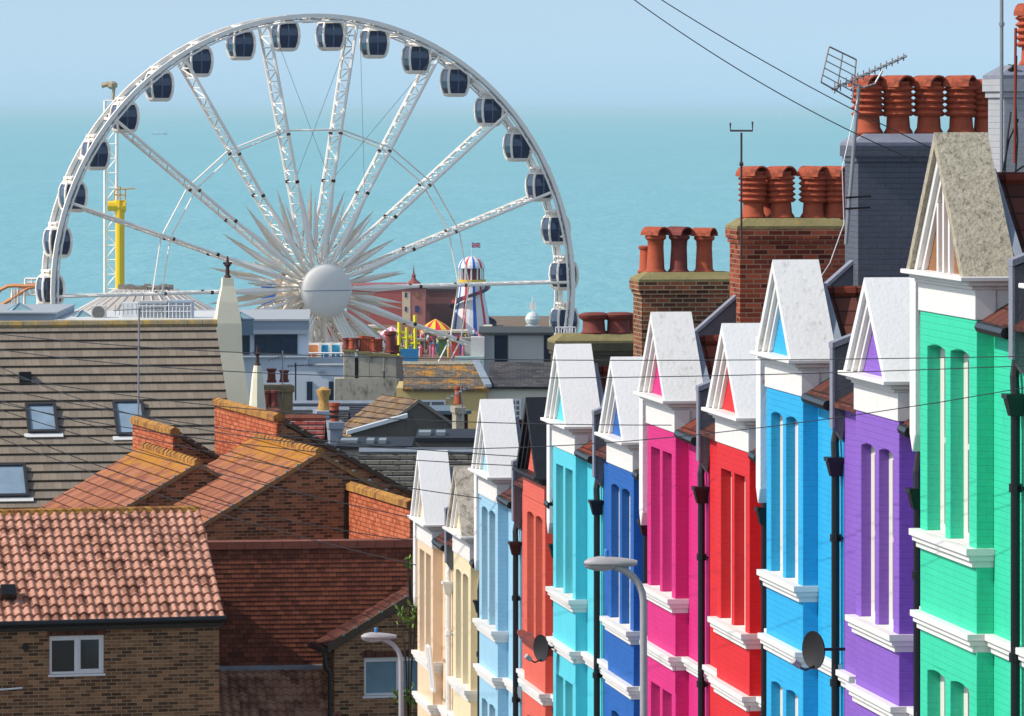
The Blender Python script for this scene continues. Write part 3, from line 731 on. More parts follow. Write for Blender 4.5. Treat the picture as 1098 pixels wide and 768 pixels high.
def clerestory(label, near, Dn, length, hgt, wr, slope, face='hung_orange'):
    p = P(*near, Dn); base = gz(Dn+3)-.5; az = p.z-base; k = math.tan(math.radians(slope))
    t = thing('roof_wall_block', label, 'house', (p.x,p.y,base), RZ)
    m = MB(); m.box(0,.2,0,length,-1,az-.06); m.prism([(.2,0,-1),(wr,0,-1),(wr,0,az-wr*k-.06),(.2,0,az-.2*k-.06)], (0,.24,0)); m.build('wall', M['brick_b'], t)
    m = MB(); m.box(-.05,-.002,-.05,length,az-hgt-1.2,az-.03); m.build('tile_hanging', M[face], t)
    m = MB(); tiled(m, (wr,-.04,az-wr*k), (0,1,0), (-1,0,k), length, wr/math.cos(math.radians(slope)), .33, .028)
    rf = m.build('roof', tilem('dull_brown_tiles', [(70,48,40),(96,68,54),(112,82,66)], .30, .33, .07, .06, stain=.5, bump=.3), t)
    m = MB(); m.box(-.12,.14,-.06,length,az-.04,az+.10); m.prism([(-.12,-.06,az+.10),(.14,-.06,az+.10),(.01,-.06,az+.17)], (0,length+.06,0)); m.build('coping', M['coping_lich'], t)
    m = MB(); m.prism([(.14,-.07,az-.10),(wr,-.07,az-wr*k-.08),(wr,-.07,az-wr*k+.06),(.14,-.07,az+.05)], (0,.08,0)); m.build('verge', plain('dark_verge', (84,70,56), .9, .3, 4), rf)
    clips(rf, [(wr*j/12,-.04,az-wr*k*j/12+.055) for j in range(1,12)])
    return t
clerestory('orange tile hung upper wall with lichened coping behind the main brick gable', (298,450), 134.5, 7.6, 1.3, 3.7, 29)
clerestory('small orange tile hung wall with lichened coping in front of the buff roof', (187,465), 139, 5.5, 1.3, 2.2, 30)
clerestory('orange red tile hung wall beside the far cream house', (441,543), 124.2, 7.0, 1.5, 2.0, 29)

# --- dark red tile hung wall with a pantiled lean-to
p = P(340, 583, 120.6); base = gz(120)-.5; T = p.z-base
t = thing('tile_hung_house', 'dark red tile hung wall above a brown pantiled lean-to roof', 'house', (p.x,p.y,base), math.radians(8))
zf = T-2.72
m = MB(); m.box(-2.9,2.6,0,.3,-1,T); m.build('wall', M['brick_b'], t)
m = MB(); tiled(m, (-2.9,-.42,zf), (1,0,0), (0,.35,2.62), 5.5, 2.66, .105, .016); m.build('tile_hanging', tilem('dark_red_hung_tiles_b', [(96,52,38),(126,68,50),(148,84,62),(110,57,43)], .17, .105, .05, .07, stain=.6, bump=.2), t)
m = MB(); 
for i in range(13): m.box(-2.92+i*.425,-2.92+i*.425+.415,-.14,.34,T-.10,T+.07)
m.build('coping', M['coping_red'], t)
m = MB(); m.box(-2.9,.25,-.55,-.40,zf-.08,zf+.02); m.build('flashing', M['lead'], t)
m = MB(); tiled(m, (-2.9,-3.6,zf-1.9), (1,0,0), (0,3.1,1.82), 3.15, 3.62, .29, .035, amp=.035); rf = m.build('lean_to_roof', PAND, t)
m = MB(); m.box(-2.9,.2,-3.4,-.55,-1,zf-1.95); m.prism([(.02,-3.4,zf-1.96),(.02,-.55,zf-1.96),(.02,-.55,zf-.22)], (.18,0,0)); m.build('lean_to_wall', M['brick_b'], t)
m = MB(); m.prism([(.24,-3.62,zf-1.95),(.24,-.5,zf-.12),(.24,-.5,zf+.03),(.24,-3.62,zf-1.82)], (.08,0,0)); m.build('verge', M['coping_red'], t)

# --- small brick house bottom centre
p = P(353, 692, 118.6); base = gz(118.6)-.5; T = p.z-base; k = .57
t = thing('brick_house', 'small brown brick house with sloping verge and curtained window, bottom centre beside the cream houses', 'house', (p.x,p.y,base), RZ)
m = MB(); x0, x1, z0, z1 = .80, 2.25, T-1.16, T-.30
for a,b,c_,d in ((0.12,x0,-1,T-.02),(x1,6.8,-1,T-.02),(x0,x1,-1,z0),(x0,x1,z1,T-.02)): m.box(a,b,0,.25,c_,d)
m.prism([(.12,0,T-.02),(6.8,0,T-.02),(3.5,0,T+3.4*k-.1)], (0,.25,0)); m.box(.12,.37,.25,1.2,-1,T-.05); m.build('wall', M['brick_a'], t)
m = MB(); tiled(m, (-.05,1.25,T-.05), (0,-1,0), (1,0,k), 1.33, 4.05, .33, .03); tiled(m, (7.0,-.08,T-.05), (0,1,0), (-1,0,k), 1.33, 4.05, .33, .03); rf = m.build('roof', M['roofbrown'], t)
m = MB(); m.prism([(-.05,-.10,T-.16),(3.5,-.10,T+3.5*k-.14),(3.5,-.10,T+3.5*k+.05),(-.05,-.10,T+.03)], (0,.09,0)); m.build('verge', plain('dark_verge', (84,70,56)), rf)
clips(rf, [(j/12*3.5,-.07,T+j/12*3.5*k+.04) for j in range(1,12)])
m = MB(); m.tube([(-.15,-.15,T-.10),(-.15,1.2,T-.10)], .08, 8); m.tube([(-.13,-.05,T-.15),(-.08,-.05,T-.5),(.0,-.06,T-.6)], .05, 8); m.tube([(.0,-.06,T-.6),(.0,-.06,-1)], .045, 8); m.build('gutter', M['black'], t)
casement(t, x0, x1, z0, z1, .08, .55, 'blueglass')
m = MB(); m.box(x0-.05,x1+.05,-.012,-.001,z1,z1+.14); m.build('lintel', brickm('soldier_brick',(84,50,38),(116,66,48),(100,84,70),bw=.075,bh=.225), t)

# --- big buff tiled roof upper left with roof windows
RB = math.radians(11); p = P(231, 348, 160); base = gz(155); T = p.z-base; sl_ = .84
t = thing('long_roofed_building', 'long building with buff concrete tiled roof and skylights, upper left', 'building', (p.x,p.y,base), RB)
m = MB(); m.box(-22,-.2,-7.6,-7.3,-1,T-7.5*sl_); m.box(-22,-.2,7.3,7.6,-1,T-7.5*sl_); m.box(-.45,-.2,-7.3,7.3,-1,T-7.5*sl_)
m.px([(-7.5,T-7.5*sl_),(7.5,T-7.5*sl_),(0,T-.12)], -.45, -.2); m.build('wall', plain('pale_render', (180,172,150), .8), t)
m = MB(); L_ = math.hypot(8, 8*sl_)
tiled(m, (-22,-8,T-8*sl_), (1,0,0), (0,1,sl_), 22, L_, .375, .06); tiled(m, (0,8,T-8*sl_), (-1,0,0), (0,-1,sl_), 22, L_, .375, .045)
rf = m.build('roof', CONC, t)
m = MB()
for k_ in range(49): m.tube([(-22+k_*.45,0,T+.03),(-22+k_*.45+.44,0,T+.03)], .13, 7)
m.build('ridge_tiles', plain('grey_lichened_ridge', (150,135,105), .9, .3, 5, dirt=((190,150,60), .8, 2.5, .5)), rf)
def skylight(px0, px1, py0, py1, open_=False):
    q = Vector((0,1,sl_)).normalized(); n = Vector((0,-sl_,1)).normalized()
    def on(px, py):
        # intersect the line of sight with the roof plane
        d = Vector(((px-549)/F, 1, -(py-118)/F)); Rm = Matrix.Rotation(-RB, 3, 'Z'); o = Rm @ (-Vector((p.x,p.y,p.z))); d = Rm @ d
        # plane: z = y*sl_ (relative to the ridge, y<0)
        k = (o.y*sl_-o.z)/(d.z-d.y*sl_); h = o+d*k; return Vector((h.x,h.y,h.z+T))
    a, b, c_ = on(px0,py1), on(px1,py1), on(px0,py0); W = (b-a).length; Hh = (c_-a).length; u = Vector((1,0,0)); o = a+n*.06
    def fr(m, x0,x1,s0,s1,h0,h1):
        m.prism([o+u*x0+q*s0+n*h0, o+u*x1+q*s0+n*h0, o+u*x1+q*s1+n*h0, o+u*x0+q*s1+n*h0], n*(h1-h0))
    m = MB(); e = .09
    fr(m,0,W,0,e,0,.10); fr(m,0,W,Hh-e,Hh,0,.10); fr(m,0,e,e,Hh-e,0,.10); fr(m,W-e,W,e,Hh-e,0,.10)
    s_ = m.build('skylight', plain('dark_window_frame', (52,52,56), .5), rf, bevel=.005)
    m = MB(); fr(m,e,W-e,e,Hh-e,.02,.05); m.build('pane', glassm('pale_blue_grey_glass', (150,172,190), .15), s_)  # panes have a pale blue-grey base colour
    m = MB(); fr(m,-.12,W+.12,-.16,-.01,0,.03); m.build('apron', M['trim'], s_)
skylight(30,63,436,467); skylight(125,158,433,470); skylight(-8,31,501,536)
m = MB(); a = P(21,404,157.5); m.box(-6.1,-5.75,-2.0,-1.7,T-1.72,T-1.28); 
m.build('roof_vent', M['black'], rf)
# rooftop aerial beside it
p = P(148, 450, 152); 
t = thing('roof_aerial_pole', 'tall thin grey aerial pole in front of the buff tiled roof', 'aerial', (p.x,p.y,p.z-1), 0)
m = MB(); m.tube([(0,0,0),(.03,0,4.2)], .03, 6); m.build('mast', M['steel'], t)
m = MB(); m.tube([(-.7,0,4.12),(.75,0,4.2)], .015, 5)
for i in range(12): m.tube([(-.65+i*.12,-.12,4.12+i*.007),(-.65+i*.12,.12,4.12+i*.007)], .008, 4); m.tube([(-.65+i*.12,0,3.98+i*.007),(-.65+i*.12,0,4.28+i*.007)], .008, 4)
m.build('yagi', M['steel'], t)

# --- cream stone spires
def spire(label, px, ptop, pbase, D, wt, wb, rz, shoulder=None, fin=0.8):
    p = P(px, ptop, D); b = P(px, pbase, D); H = p.z-b.z+3
    t = thing('stone_spire', label, 'spire', (p.x,p.y,b.z-3), rz, 'cream spires')
    m = MB()
    if shoulder:
        pr = [(wb,0),(shoulder[1]*1.06,H-shoulder[0]-.9),(shoulder[1]*1.0,H-shoulder[0]),(wt*1.75,H-.75),(wt*1.1,H-.25),(wt,H)]
    else: pr = [(wb,0),(wt*1.6,H-.35),(wt,H)]
    m.lathe([(r*1.25,z) for r,z in pr], n=4 if shoulder else 8, a0=math.pi/4)
    m.build('shaft', plain('cream_stone', (226,219,194), .8, .08, 1.2, bump=.3, dirt=((160,150,120), .5, 3, .6)), t)
    m = MB(); s = fin
    m.lathe([(.14*s,0),(.20*s,.05*s),(.11*s,.15*s),(.09*s,.55*s),(.17*s,.62*s),(.17*s,.68*s),(.08*s,.75*s),(.05*s,1.0*s),(.01,1.1*s)], (0,0,H), 8); m.box(-.22*s,.22*s,-.05*s,.05*s,H+.68*s,H+.78*s)
    m.build('finial', plain('dark_finial', (70,45,40), .7), t)
    return t
spire('large cream stone spire with dark finial against the wheel', 244, 298, 440, 165, .19, 1.18, math.radians(10), (1.4,.44), .62)
spire('small cream spire with thin finial beside the larger one', 276, 392, 442, 148, .08, .42, 0, None, .5)
#PART3
# ------------------------------------------------------------------ the observation wheel
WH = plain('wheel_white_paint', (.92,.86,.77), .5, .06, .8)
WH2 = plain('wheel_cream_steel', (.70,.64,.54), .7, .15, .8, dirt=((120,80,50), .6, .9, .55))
RUST = plain('rusty_joint', (110,74,58), .8, .3, 2)
CABG = glassm('cabin_tinted_glass', (44,62,98), .1)
DW = 438.0; tilt = math.radians(20.5)
pc = P(334.5, 310, DW); gzw = gz(DW); Rr = 22.5; HZ = pc.z-gzw
wheel = thing('ferris_wheel', 'giant white observation wheel with dark glazed cabins by the sea', 'ferris wheel', (pc.x,pc.y,gzw), tilt)
def pol(r, a, y): return Vector((r*math.sin(a), y, HZ+r*math.cos(a)))
ROT = math.radians(-0.9)
def ring(m, r, y, w_, n=108, h=None):
    h = h or w_; q = [(r-h/2,y-w_/2),(r+h/2,y-w_/2),(r+h/2,y+w_/2),(r-h/2,y+w_/2)]
    for i in range(n):
        a, b = 2*math.pi*i/n, 2*math.pi*(i+1)/n
        for k in range(4):
            (r0,y0),(r1,y1) = q[k], q[(k+1)%4]; m.poly([pol(r0,a,y0),pol(r1,a,y1),pol(r1,b,y1),pol(r0,b,y0)])
for y in (-1.45, 1.45):
    m = MB(); ring(m, Rr, y, .26, h=.34); ring(m, Rr-.44, y, .14)
    for i in range(108):
        a = 2*math.pi*(i+.5)/108; m.bar(pol(Rr-.15,a,y), pol(Rr-.38,a+.03,y), .05)
    m.m = 1; ring(m, Rr-.26, y-.02, .07); m.m = 0
    m.build('rim', [WH, M['lead']], wheel)
m0 = MB(); m0.bar((0,-1.4,Rr-.2),(0,1.4,Rr-.2), .2); m0.bar((0,-1.4,Rr-.5),(0,1.4,Rr-.5), .12); m0.bar((-.5,-1.4,Rr-.2),(.5,1.4,Rr-.2), .1)
lk = m0.build('rim_link', WH, wheel)
for i in range(36):
    o = lk if i == 0 else dup(lk, wheel)
    o.location = (0,0,HZ); o.rotation_euler = (0, ROT+math.radians(10*i), 0)
# spokes: ladder trusses between the two rims
m = MB(); r0, r1 = 1.5, Rr-.4; n = 22
def yy_at(r): return .85+.47*min(1, (r-r0)/3)
for sg in (-1, 1):
    m.tube([(0, sg*yy_at(r0+(r1-r0)*k/12), r0+(r1-r0)*k/12) for k in range(13)], .135, 6)
for k in range(n):
    a, b = r0+(r1-r0)*k/n, r0+(r1-r0)*(k+1)/n; sg = 1 if k % 2 else -1
    m.tube([(0,sg*yy_at(a),a),(0,-sg*yy_at(b),b)], .062, 4, cap=False); m.tube([(0,-yy_at(b),b),(0,yy_at(b),b)], .05, 4, cap=False)
m.m = 1
for r in (9.0, 13.0, 9.05):
    for sg in (-1,1): m.tube([(0,sg*yy_at(r),r-.10),(0,sg*yy_at(r),r+.10)], .165, 6)
sp = m.build('spoke', [WH, RUST], wheel)
for i in range(18):
    o = sp if i == 0 else dup(sp, wheel)
    o.location = (0,0,HZ); o.rotation_euler = (0, ROT+math.radians(10+20*i), 0)
# ring of tie bars and crossing wires
m = MB()
for i in range(18):
    a, b = ROT+math.radians(10+20*i), ROT+math.radians(30+20*i)
    m.tube([pol(13.3,a,-1.3), pol(13.3,b,-1.3)], .065, 4); 
tb_ = m.build('tie_ring', WH, wheel)
m = MB()
for i in range(18):
    a, b = ROT+math.radians(10+20*i), ROT+math.radians(30+20*i)
    m.tube([pol(13.3,a,1.3), pol(13.3,b,1.3)], .065, 4)
m.build('tie_ring', WH, wheel)
m0 = MB(); m0.tube([pol(21.6,math.radians(1),-1.2)-Vector((0,0,HZ)), pol(9,math.radians(20),-.6)-Vector((0,0,HZ))], .022, 3); br_ = m0.build('bracing_wire', M['steel'], wheel)
m0 = MB(); m0.tube([pol(21.6,math.radians(19),-1.2)-Vector((0,0,HZ)), pol(9,0,-.6)-Vector((0,0,HZ))], .022, 3); br2 = m0.build('bracing_wire', M['steel'], wheel)
for i in (-1, 0):
    for o_ in (br_, br2):
        o = o_ if i == -1 else dup(o_, wheel)
        o.location = (0,0,HZ); o.rotation_euler = (0, ROT+math.radians(10+20*i), 0)
for i in (0,):
    pass
# star of pointed blades round the hub
def blade(L0, L1, wd, th):
    m = MB(); n = 6; mid = .42; P0 = Vector((0,0,L0)); P1 = Vector((0,0,L1)); C_ = L0+(L1-L0)*mid
    ring_ = [Vector((wd,0,C_)), Vector((0,-th,C_)), Vector((-wd,0,C_)), Vector((0,th,C_))]
    r2 = [Vector((wd*.62,0,L0+(L1-L0)*.7)), Vector((0,-th*.6,L0+(L1-L0)*.7)), Vector((-wd*.62,0,L0+(L1-L0)*.7)), Vector((0,th*.6,L0+(L1-L0)*.7))]
    for i in range(4):
        m.poly([P0, ring_[i], ring_[(i+1)%4]]); m.poly([ring_[i], r2[i], r2[(i+1)%4], ring_[(i+1)%4]]); m.poly([r2[i], P1, r2[(i+1)%4]])
    return m
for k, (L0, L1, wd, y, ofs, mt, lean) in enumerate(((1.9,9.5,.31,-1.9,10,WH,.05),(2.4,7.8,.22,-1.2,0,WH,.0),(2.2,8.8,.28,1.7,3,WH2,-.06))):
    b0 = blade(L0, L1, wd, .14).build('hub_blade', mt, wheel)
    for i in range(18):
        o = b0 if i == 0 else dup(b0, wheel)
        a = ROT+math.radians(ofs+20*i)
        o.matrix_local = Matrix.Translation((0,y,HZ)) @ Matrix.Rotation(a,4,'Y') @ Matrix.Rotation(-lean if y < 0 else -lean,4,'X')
# hub: spindle, cone struts and domed cap
m = MB(); pr = [(1.3,-3.3),(1.5,-2.6),(1.0,-2.2),(.9,2.2),(1.6,2.6),(1.6,3.2),(.6,3.6)]
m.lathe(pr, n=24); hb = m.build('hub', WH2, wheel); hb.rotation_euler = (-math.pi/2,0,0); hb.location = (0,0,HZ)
m = MB()
m.lathe([(2.16,-.1),(2.2,.02),(2.1,.18),(1.8,.36),(1.32,.50),(.7,.58),(0.001,.61)], n=48); cp = m.build('hub_cap', plain('hub_cap_white', (.78,.74,.68), .6, .05, .8), wheel, smooth=True)
cp.rotation_euler = (math.pi/2,0,0); cp.location = (0,-3.7,HZ)
m = MB()
for k in range(24):
    a0_, a1_ = -2.16+k*.18, -2.16+(k+1)*.18
    def dz(x):
        pp = [(0.0,.61),(.7,.58),(1.32,.50),(1.8,.36),(2.1,.18),(2.2,.02)]; x = abs(x)
        for (r_a,z_a),(r_b,z_b) in zip(pp, pp[1:]):
            if r_a <= x <= r_b: return z_a+(z_b-z_a)*(x-r_a)/(r_b-r_a)
        return .12
    m.prism([(a0_,-dz(a0_)-.02,-.035),(a1_,-dz(a1_)-.02,-.035),(a1_,-dz(a1_)-.02,.035),(a0_,-dz(a0_)-.02,.035)], (0,.08,0))
cs_ = m.build('cap_seam', M['lead'], cp); cs_.parent = cp; cs_.rotation_euler = (-math.pi/2,0,0)
m = MB()
for k in range(36):
    a = math.radians(10*k); m.tube([pol(1.2,a,2.6 if k%2 else -2.4), pol(5.2,a+(.1 if k%2 else -.1),.9 if k%2 else -.8)], .07, 4)
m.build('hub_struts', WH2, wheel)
# A-frame legs
for y in (-3.0, 3.0):
    for sg in (-1, 1):
        m = MB()
        for d in (-.42,-.14,.14,.42): m.tube([(sg*.4+d,y,HZ-.6),(sg*11.5+d,y*1.6,0)], .13, 6)
        for k in range(1,10):
            f = k/10; x = sg*(.4+11.1*f); m.bar((x-.42,y*(1+.6*f),HZ-.6-(HZ-.6)*f),(x+.42,y*(1+.6*f),HZ-.6-(HZ-.6)*f), .12)
        m.build('leg', WH, wheel)
m = MB(); m.box(-14,14,-7,7,-.5,1.2); m.build('platform', WH2, wheel)
m = MB(); m.box(-1.5,1.5,3.4,5.0,HZ-1.8,HZ+1.2); m.build('drive_box', plain('beige_machinery', (150,128,100), .8, .2), wheel)
# cabins
def cabin():
    zc = [(-1.02,.70),(-.85,.84),(-.5,.96),(0,1.02),(.5,.97),(.82,.84),(.98,.66)]
    g_ = MB()
    def sq(r, z, e=.96, ch=.2):
        r *= e; c_ = ch*r; return [Vector(v) for v in ((-r+c_,-r,z),(r-c_,-r,z),(r,-r+c_,z),(r,r-c_,z),(r-c_,r,z),(-r+c_,r,z),(-r,r-c_,z),(-r,-r+c_,z))]
    for (z0,a),(z1,b) in zip(zc, zc[1:]):
        q0, q1 = sq(a,z0), sq(b,z1)
        for i in range(8): g_.poly([q0[i],q0[(i+1)%8],q1[(i+1)%8],q1[i]])
    f = MB()
    # floor pan and roof
    for (za,ra),(zb,rb) in (((-1.16,.62),(-1.02,.80)),((-1.02,.80),(-.90,.88))):
        q0, q1 = sq(ra,za,1.0), sq(rb,zb,1.0)
        for i in range(8): f.poly([q0[i],q0[(i+1)%8],q1[(i+1)%8],q1[i]])
    f.poly(sq(.62,-1.16,1)[::-1]); f.poly(sq(.88,-.90,1))
    for (za,ra),(zb,rb) in (((.86,.90),(.98,.80)),((.98,.80),(1.12,.45))):
        q0, q1 = sq(ra,za,1.0), sq(rb,zb,1.0)
        for i in range(8): f.poly([q0[i],q0[(i+1)%8],q1[(i+1)%8],q1[i]])
    f.poly(sq(.90,.86,1)[::-1]); f.poly(sq(.45,1.12,1))
    for sx in (-1,1):
        for sy in (-1,1): f.tube([(sx*r*.96,sy*r*.96,z) for z, r in zc], .12, 6)
    for sx in (-1, 1): f.tube([(sx*.86,0,.95),(sx*.55,0,1.30),(0,0,1.42)], .07, 5)
    f.box(-.5,.5,-1.3,1.3,1.26,1.40); f.box(-.25,.25,-.5,.5,1.10,1.27)
    d = MB(); sy = -1
    for x in (.0,):
        d.tube([(x,sy*(r*.965+.005),z) for z, r in zc[1:-1]], .06, 4)
    return g_, f, d
g_, f_, d_ = cabin()
c0 = f_.build('cabin', WH, wheel); c1 = g_.build('glass', CABG, c0); c2 = d_.build('door_bars', plain('grey_bars', (90,105,130), .4), c0)
for i in range(36):
    a = ROT+math.radians(5+10*i); o = c0 if i == 0 else dup(c0, wheel)
    v = pol(Rr-.15, a, 0); o.location = (v.x, 0, v.z-1.36); o.scale = (.93,.93,1.13)
    if i: dup(c1, o); dup(c2, o)

# ------------------------------------------------------------------ pier and rides far out
PZ = -37.6
def pierx(px, D): return (px-549)*D/F
m = MB()
p0 = thing('pleasure_pier', 'long low pleasure pier deck on piles in the sea', 'pier', (-28,880,-44))
m.box(-22,36,-190,90,5.6,6.4); m.build('deck', plain('pier_deck', (120,100,80), .9, .3, .4), p0)
m = MB(); m.box(-.25,.25,-.25,.25,0,5.6); pl = m.build('pile', M['black'], p0, loc=(-20,-180,0))
for ix in range(6):
    for iy in range(12):
        if ix or iy: dup(pl, p0, location=(-20+ix*11, -180+iy*24, 0))
m = MB(); m.box(-22,36,-190.1,-189.9,7.4,7.5)
for i in range(59): m.box(-22+i,-21.9+i,-190.05,-189.95,6.4,7.4)
m.build('railing', M['upvc'], p0)
def block(name, label, cat, x0, x1, ytop, D, dep, colr, zb=PZ, parts=None, roofc=None, group=None, flat=True, rz=0):
    a, b = pierx(x0,D), pierx(x1,D); zt = -(ytop-118)*D/F
    t = thing(name, label, cat, ((a+b)/2, D+dep/2, zb), rz, group)
    hw_ = (b-a)/2; m = MB(); m.box(-hw_,hw_,-dep/2,dep/2,0,zt-zb)
    m.build('wall', plain(name+'_paint_%d_%d' % (x0, ytop), colr, .8, .08, .4, dirt=((90,85,80), .25, .5, .55)), t)
    if roofc: m = MB(); m.box(-hw_-.25,hw_+.25,-dep/2-.25,dep/2+.25,zt-zb+.002,zt-zb+.35); m.build('roof', plain(name+'_roof_%d' % x0, roofc, .8), t)
    return t, hw_, zt-zb, dep
def rect_part(t, name, x0, x1, ytop, ybot, D, xc, zb, y, colr, proud=.06, mat=None):
    a, b = pierx(x0,D)-xc, pierx(x1,D)-xc; z1, z0 = -(ytop-118)*D/F-zb, -(ybot-118)*D/F-zb
    m = MB(); m.box(a,b,y-proud,y-.001,z0,z1); return m.build(name, mat or plain(name+'_%d_%d_%d' % tuple(int(v*255) if v <= 1 else int(v) for v in colr), colr, .4), t)
t,hw_,hh,dp = block('pier_building', 'dull pink brown windowless hall on the pier left of the striped tower', 'building', 456, 489, 312, 905, 22, (128,82,78), roofc=(70,58,60))
t,hw_,hh,dp = block('pier_building', 'long dusty red building on the pier behind the wheel hub blades', 'building', 372, 432, 308, 930, 14, (175,92,88), roofc=(150,80,78))
t,hw_,hh,dp = block('pier_tower', 'pink and cream corner tower with small blue windows and a pointed cupola on the pier', 'tower', 431, 456, 310, 895, 9, (176,112,105), roofc=(90,60,60))
xc = t.location.x
rect_part(t,'cream_panel',431.3,440,313,344,895,xc,PZ,-dp/2,(225,200,165))
for (a,b,c_,d) in ((434,436.4,314,319),(434,436.4,329,334),(445,449.5,328,335)): rect_part(t,'window',a,b,c_,d,895,xc,PZ,-dp/2-.061,(50,60,110))
rect_part(t,'window',445,449.5,313.5,319,895,xc,PZ,-dp/2-.061,(150,105,60))
m = MB(); m.lathe([(1.6,0),(1.3,.4),(.5,1.1),(.3,1.5),(.4,1.7),(.15,2.2),(.02,3.6)], (pierx(443,895)-xc,0,hh+.35), 8); m.build('cupola', plain('cupola_red', (140,75,70), .8), t)
# helter skelter
D = 900; q = P(505.5, 357, D); zb = PZ
t = thing('helter_skelter', 'red white and blue striped helter skelter tower with domed top and spiral slide', 'helter skelter', (q.x,D,zb))
px = D/F; Hb = (357-304)*px; stripe = [plain('stripe_white', (.72,.72,.72), .5, .03), plain('stripe_red', (200,35,50), .5, .05), plain('stripe_blue', (30,95,190), .5, .05)]
pat = [0,0,1,0,0,2]*5
def striped(m, prof, n=30):
    for (ra,za),(rb,zb_) in zip(prof, prof[1:]):
        for k in range(n):
            m.m = pat[k]; a, b = 2*math.pi*k/n, 2*math.pi*(k+1)/n
            m.poly([(ra*math.cos(a),ra*math.sin(a),za),(ra*math.cos(b),ra*math.sin(b),za),(rb*math.cos(b),rb*math.sin(b),zb_),(rb*math.cos(a),rb*math.sin(a),zb_)])
m = MB(); striped(m, [(3.35,-.6),(2.95,2.6),(2.35,5.6),(2.0,Hb)]); m.build('tower', stripe, t)
m = MB(); m.lathe([(2.05,Hb),(2.45,Hb+.05),(2.45,Hb+.5),(2.05,Hb+.5)], n=20); m.build('balcony', plain('balcony_yellow', (225,190,70), .6), t)
m = MB()
for k in range(12): a = 2*math.pi*k/12; m.tube([(2.05*math.cos(a),2.05*math.sin(a),Hb+.45),(2.05*math.cos(a),2.05*math.sin(a),Hb+2.5)], .13, 5)
m.build('arcade', stripe[0], t)
m = MB(); m.lathe([(1.5,Hb+.4),(1.5,Hb+2.5)], n=12); m.build('cabin', plain('dark_red_inner', (110,40,60), .7), t)
m = MB(); striped(m, [(2.25,Hb+2.45),(2.2,Hb+2.9),(1.95,Hb+3.5),(1.5,Hb+4.0),(.8,Hb+4.35),(.01,Hb+4.45)]); m.build('dome', stripe, t)
m = MB(); prev = None; n = 60
for k in range(n+1):
    f = k/n; a = -.3+f*2*math.pi*1.15*-1+.6; z = (Hb-.4)*(1-f)+.4*f; rr = 2.0+1.35*(1-z/Hb)+.1
    cur = [Vector(((rr)*math.cos(a),(rr)*math.sin(a),z)), Vector(((rr+1.0)*math.cos(a),(rr+1.0)*math.sin(a),z)), Vector(((rr+1.0)*math.cos(a),(rr+1.0)*math.sin(a),z+.6)), Vector(((rr+.9)*math.cos(a),(rr+.9)*math.sin(a),z+.6)), Vector(((rr+.9)*math.cos(a),(rr+.9)*math.sin(a),z+.1)), Vector((rr*math.cos(a),rr*math.sin(a),z+.1))]
    if prev:
        for i in range(6): m.m = 1 if i in (1,) and k % 6 < 2 else 0; m.poly([prev[i],prev[(i+1)%6],cur[(i+1)%6],cur[i]])
    prev = cur
m.build('slide', [plain('slide_purple', (74,48,74), .6), plain('slide_red', (170,60,70), .6)], t)
m = MB(); m.tube([(0,0,Hb+4.3),(0,0,Hb+6.9)], .06, 5); m.build('flagpole', M['upvc'], t)
fx = lambda x, z: (x, 0, Hb+5.9+z)
m = MB(); W_, h_ = 1.5, .85
def fr_(m, x0,x1,z0,z1,y): m.prism([(x0,y,Hb+5.9+z0),(x1,y,Hb+5.9+z0),(x1,y,Hb+5.9+z1),(x0,y,Hb+5.9+z1)], (0,.02,0))
fr_(m,.06,W_,0,h_,0)
m.m = 1; fr_(m,.06,W_,h_*.33,h_*.67,-.02); fr_(m,W_*.42,W_*.62,0,h_,-.03)
m.m = 2; fr_(m,W_*.40,W_*.64,0,h_,-.01); fr_(m,.06,W_,h_*.40,h_*.60,-.045); fr_(m,W_*.47,W_*.57,0,h_,-.05)
m.m = 2
for (x0,x1,z0,z1) in ((.06,W_*.42,0,h_*.33),(.06,W_*.42,h_*.67,h_),(W_*.62,W_,0,h_*.33),(W_*.62,W_,h_*.67,h_)):
    m.m = 1; m.prism([(x0,-.035,Hb+5.9+z0),(x0+.12,-.035,Hb+5.9+z0),(x1,-.035,Hb+5.9+z1),(x1-.12,-.035,Hb+5.9+z1)], (0,.01,0))
m.build('flag', [plain('flag_blue', (30,50,130), .7), plain('flag_white', (.7,.7,.7), .7), plain('flag_red', (200,30,50), .7)], t)
# striped tent roof, stalls, poles, deck clutter
def tent(label, px_, ytop, ybot, hwpx, D, c1, c2, zb=PZ):
    x = pierx(px_, D); zt, ze = -(ytop-118)*D/F-zb, -(ybot-118)*D/F-zb; r = hwpx*D/F
    t = thing('fairground_tent', label, 'tent', (x, D, zb)); m = MB(); n = 16
    for k in range(n):
        m.m = k % 2; a, b = 2*math.pi*k/n, 2*math.pi*(k+1)/n
        pr = [(r,ze),(r*.55,ze+(zt-ze)*.55),(.05,zt)]
        for (ra,za),(rb,zb_) in zip(pr, pr[1:]): m.poly([(ra*math.cos(a),ra*math.sin(a),za),(ra*math.cos(b),ra*math.sin(b),za),(rb*math.cos(b),rb*math.sin(b),zb_),(rb*math.cos(a),rb*math.sin(a),zb_)])
        m.poly([(r*math.cos(a),r*math.sin(a),ze-.5),(r*math.cos(b),r*math.sin(b),ze-.5),(r*math.cos(b),r*math.sin(b),ze),(r*math.cos(a),r*math.sin(a),ze)])
    m.build('canopy', [plain('tent_a_%d'%px_, c1, .7), plain('tent_b_%d'%px_, c2, .7)], t)
    m = MB()
    for k in range(8): a = 2*math.pi*k/8; m.tube([(r*.92*math.cos(a),r*.92*math.sin(a),0),(r*.92*math.cos(a),r*.92*math.sin(a),ze)], .12, 5)
    m.build('posts', WH, t)
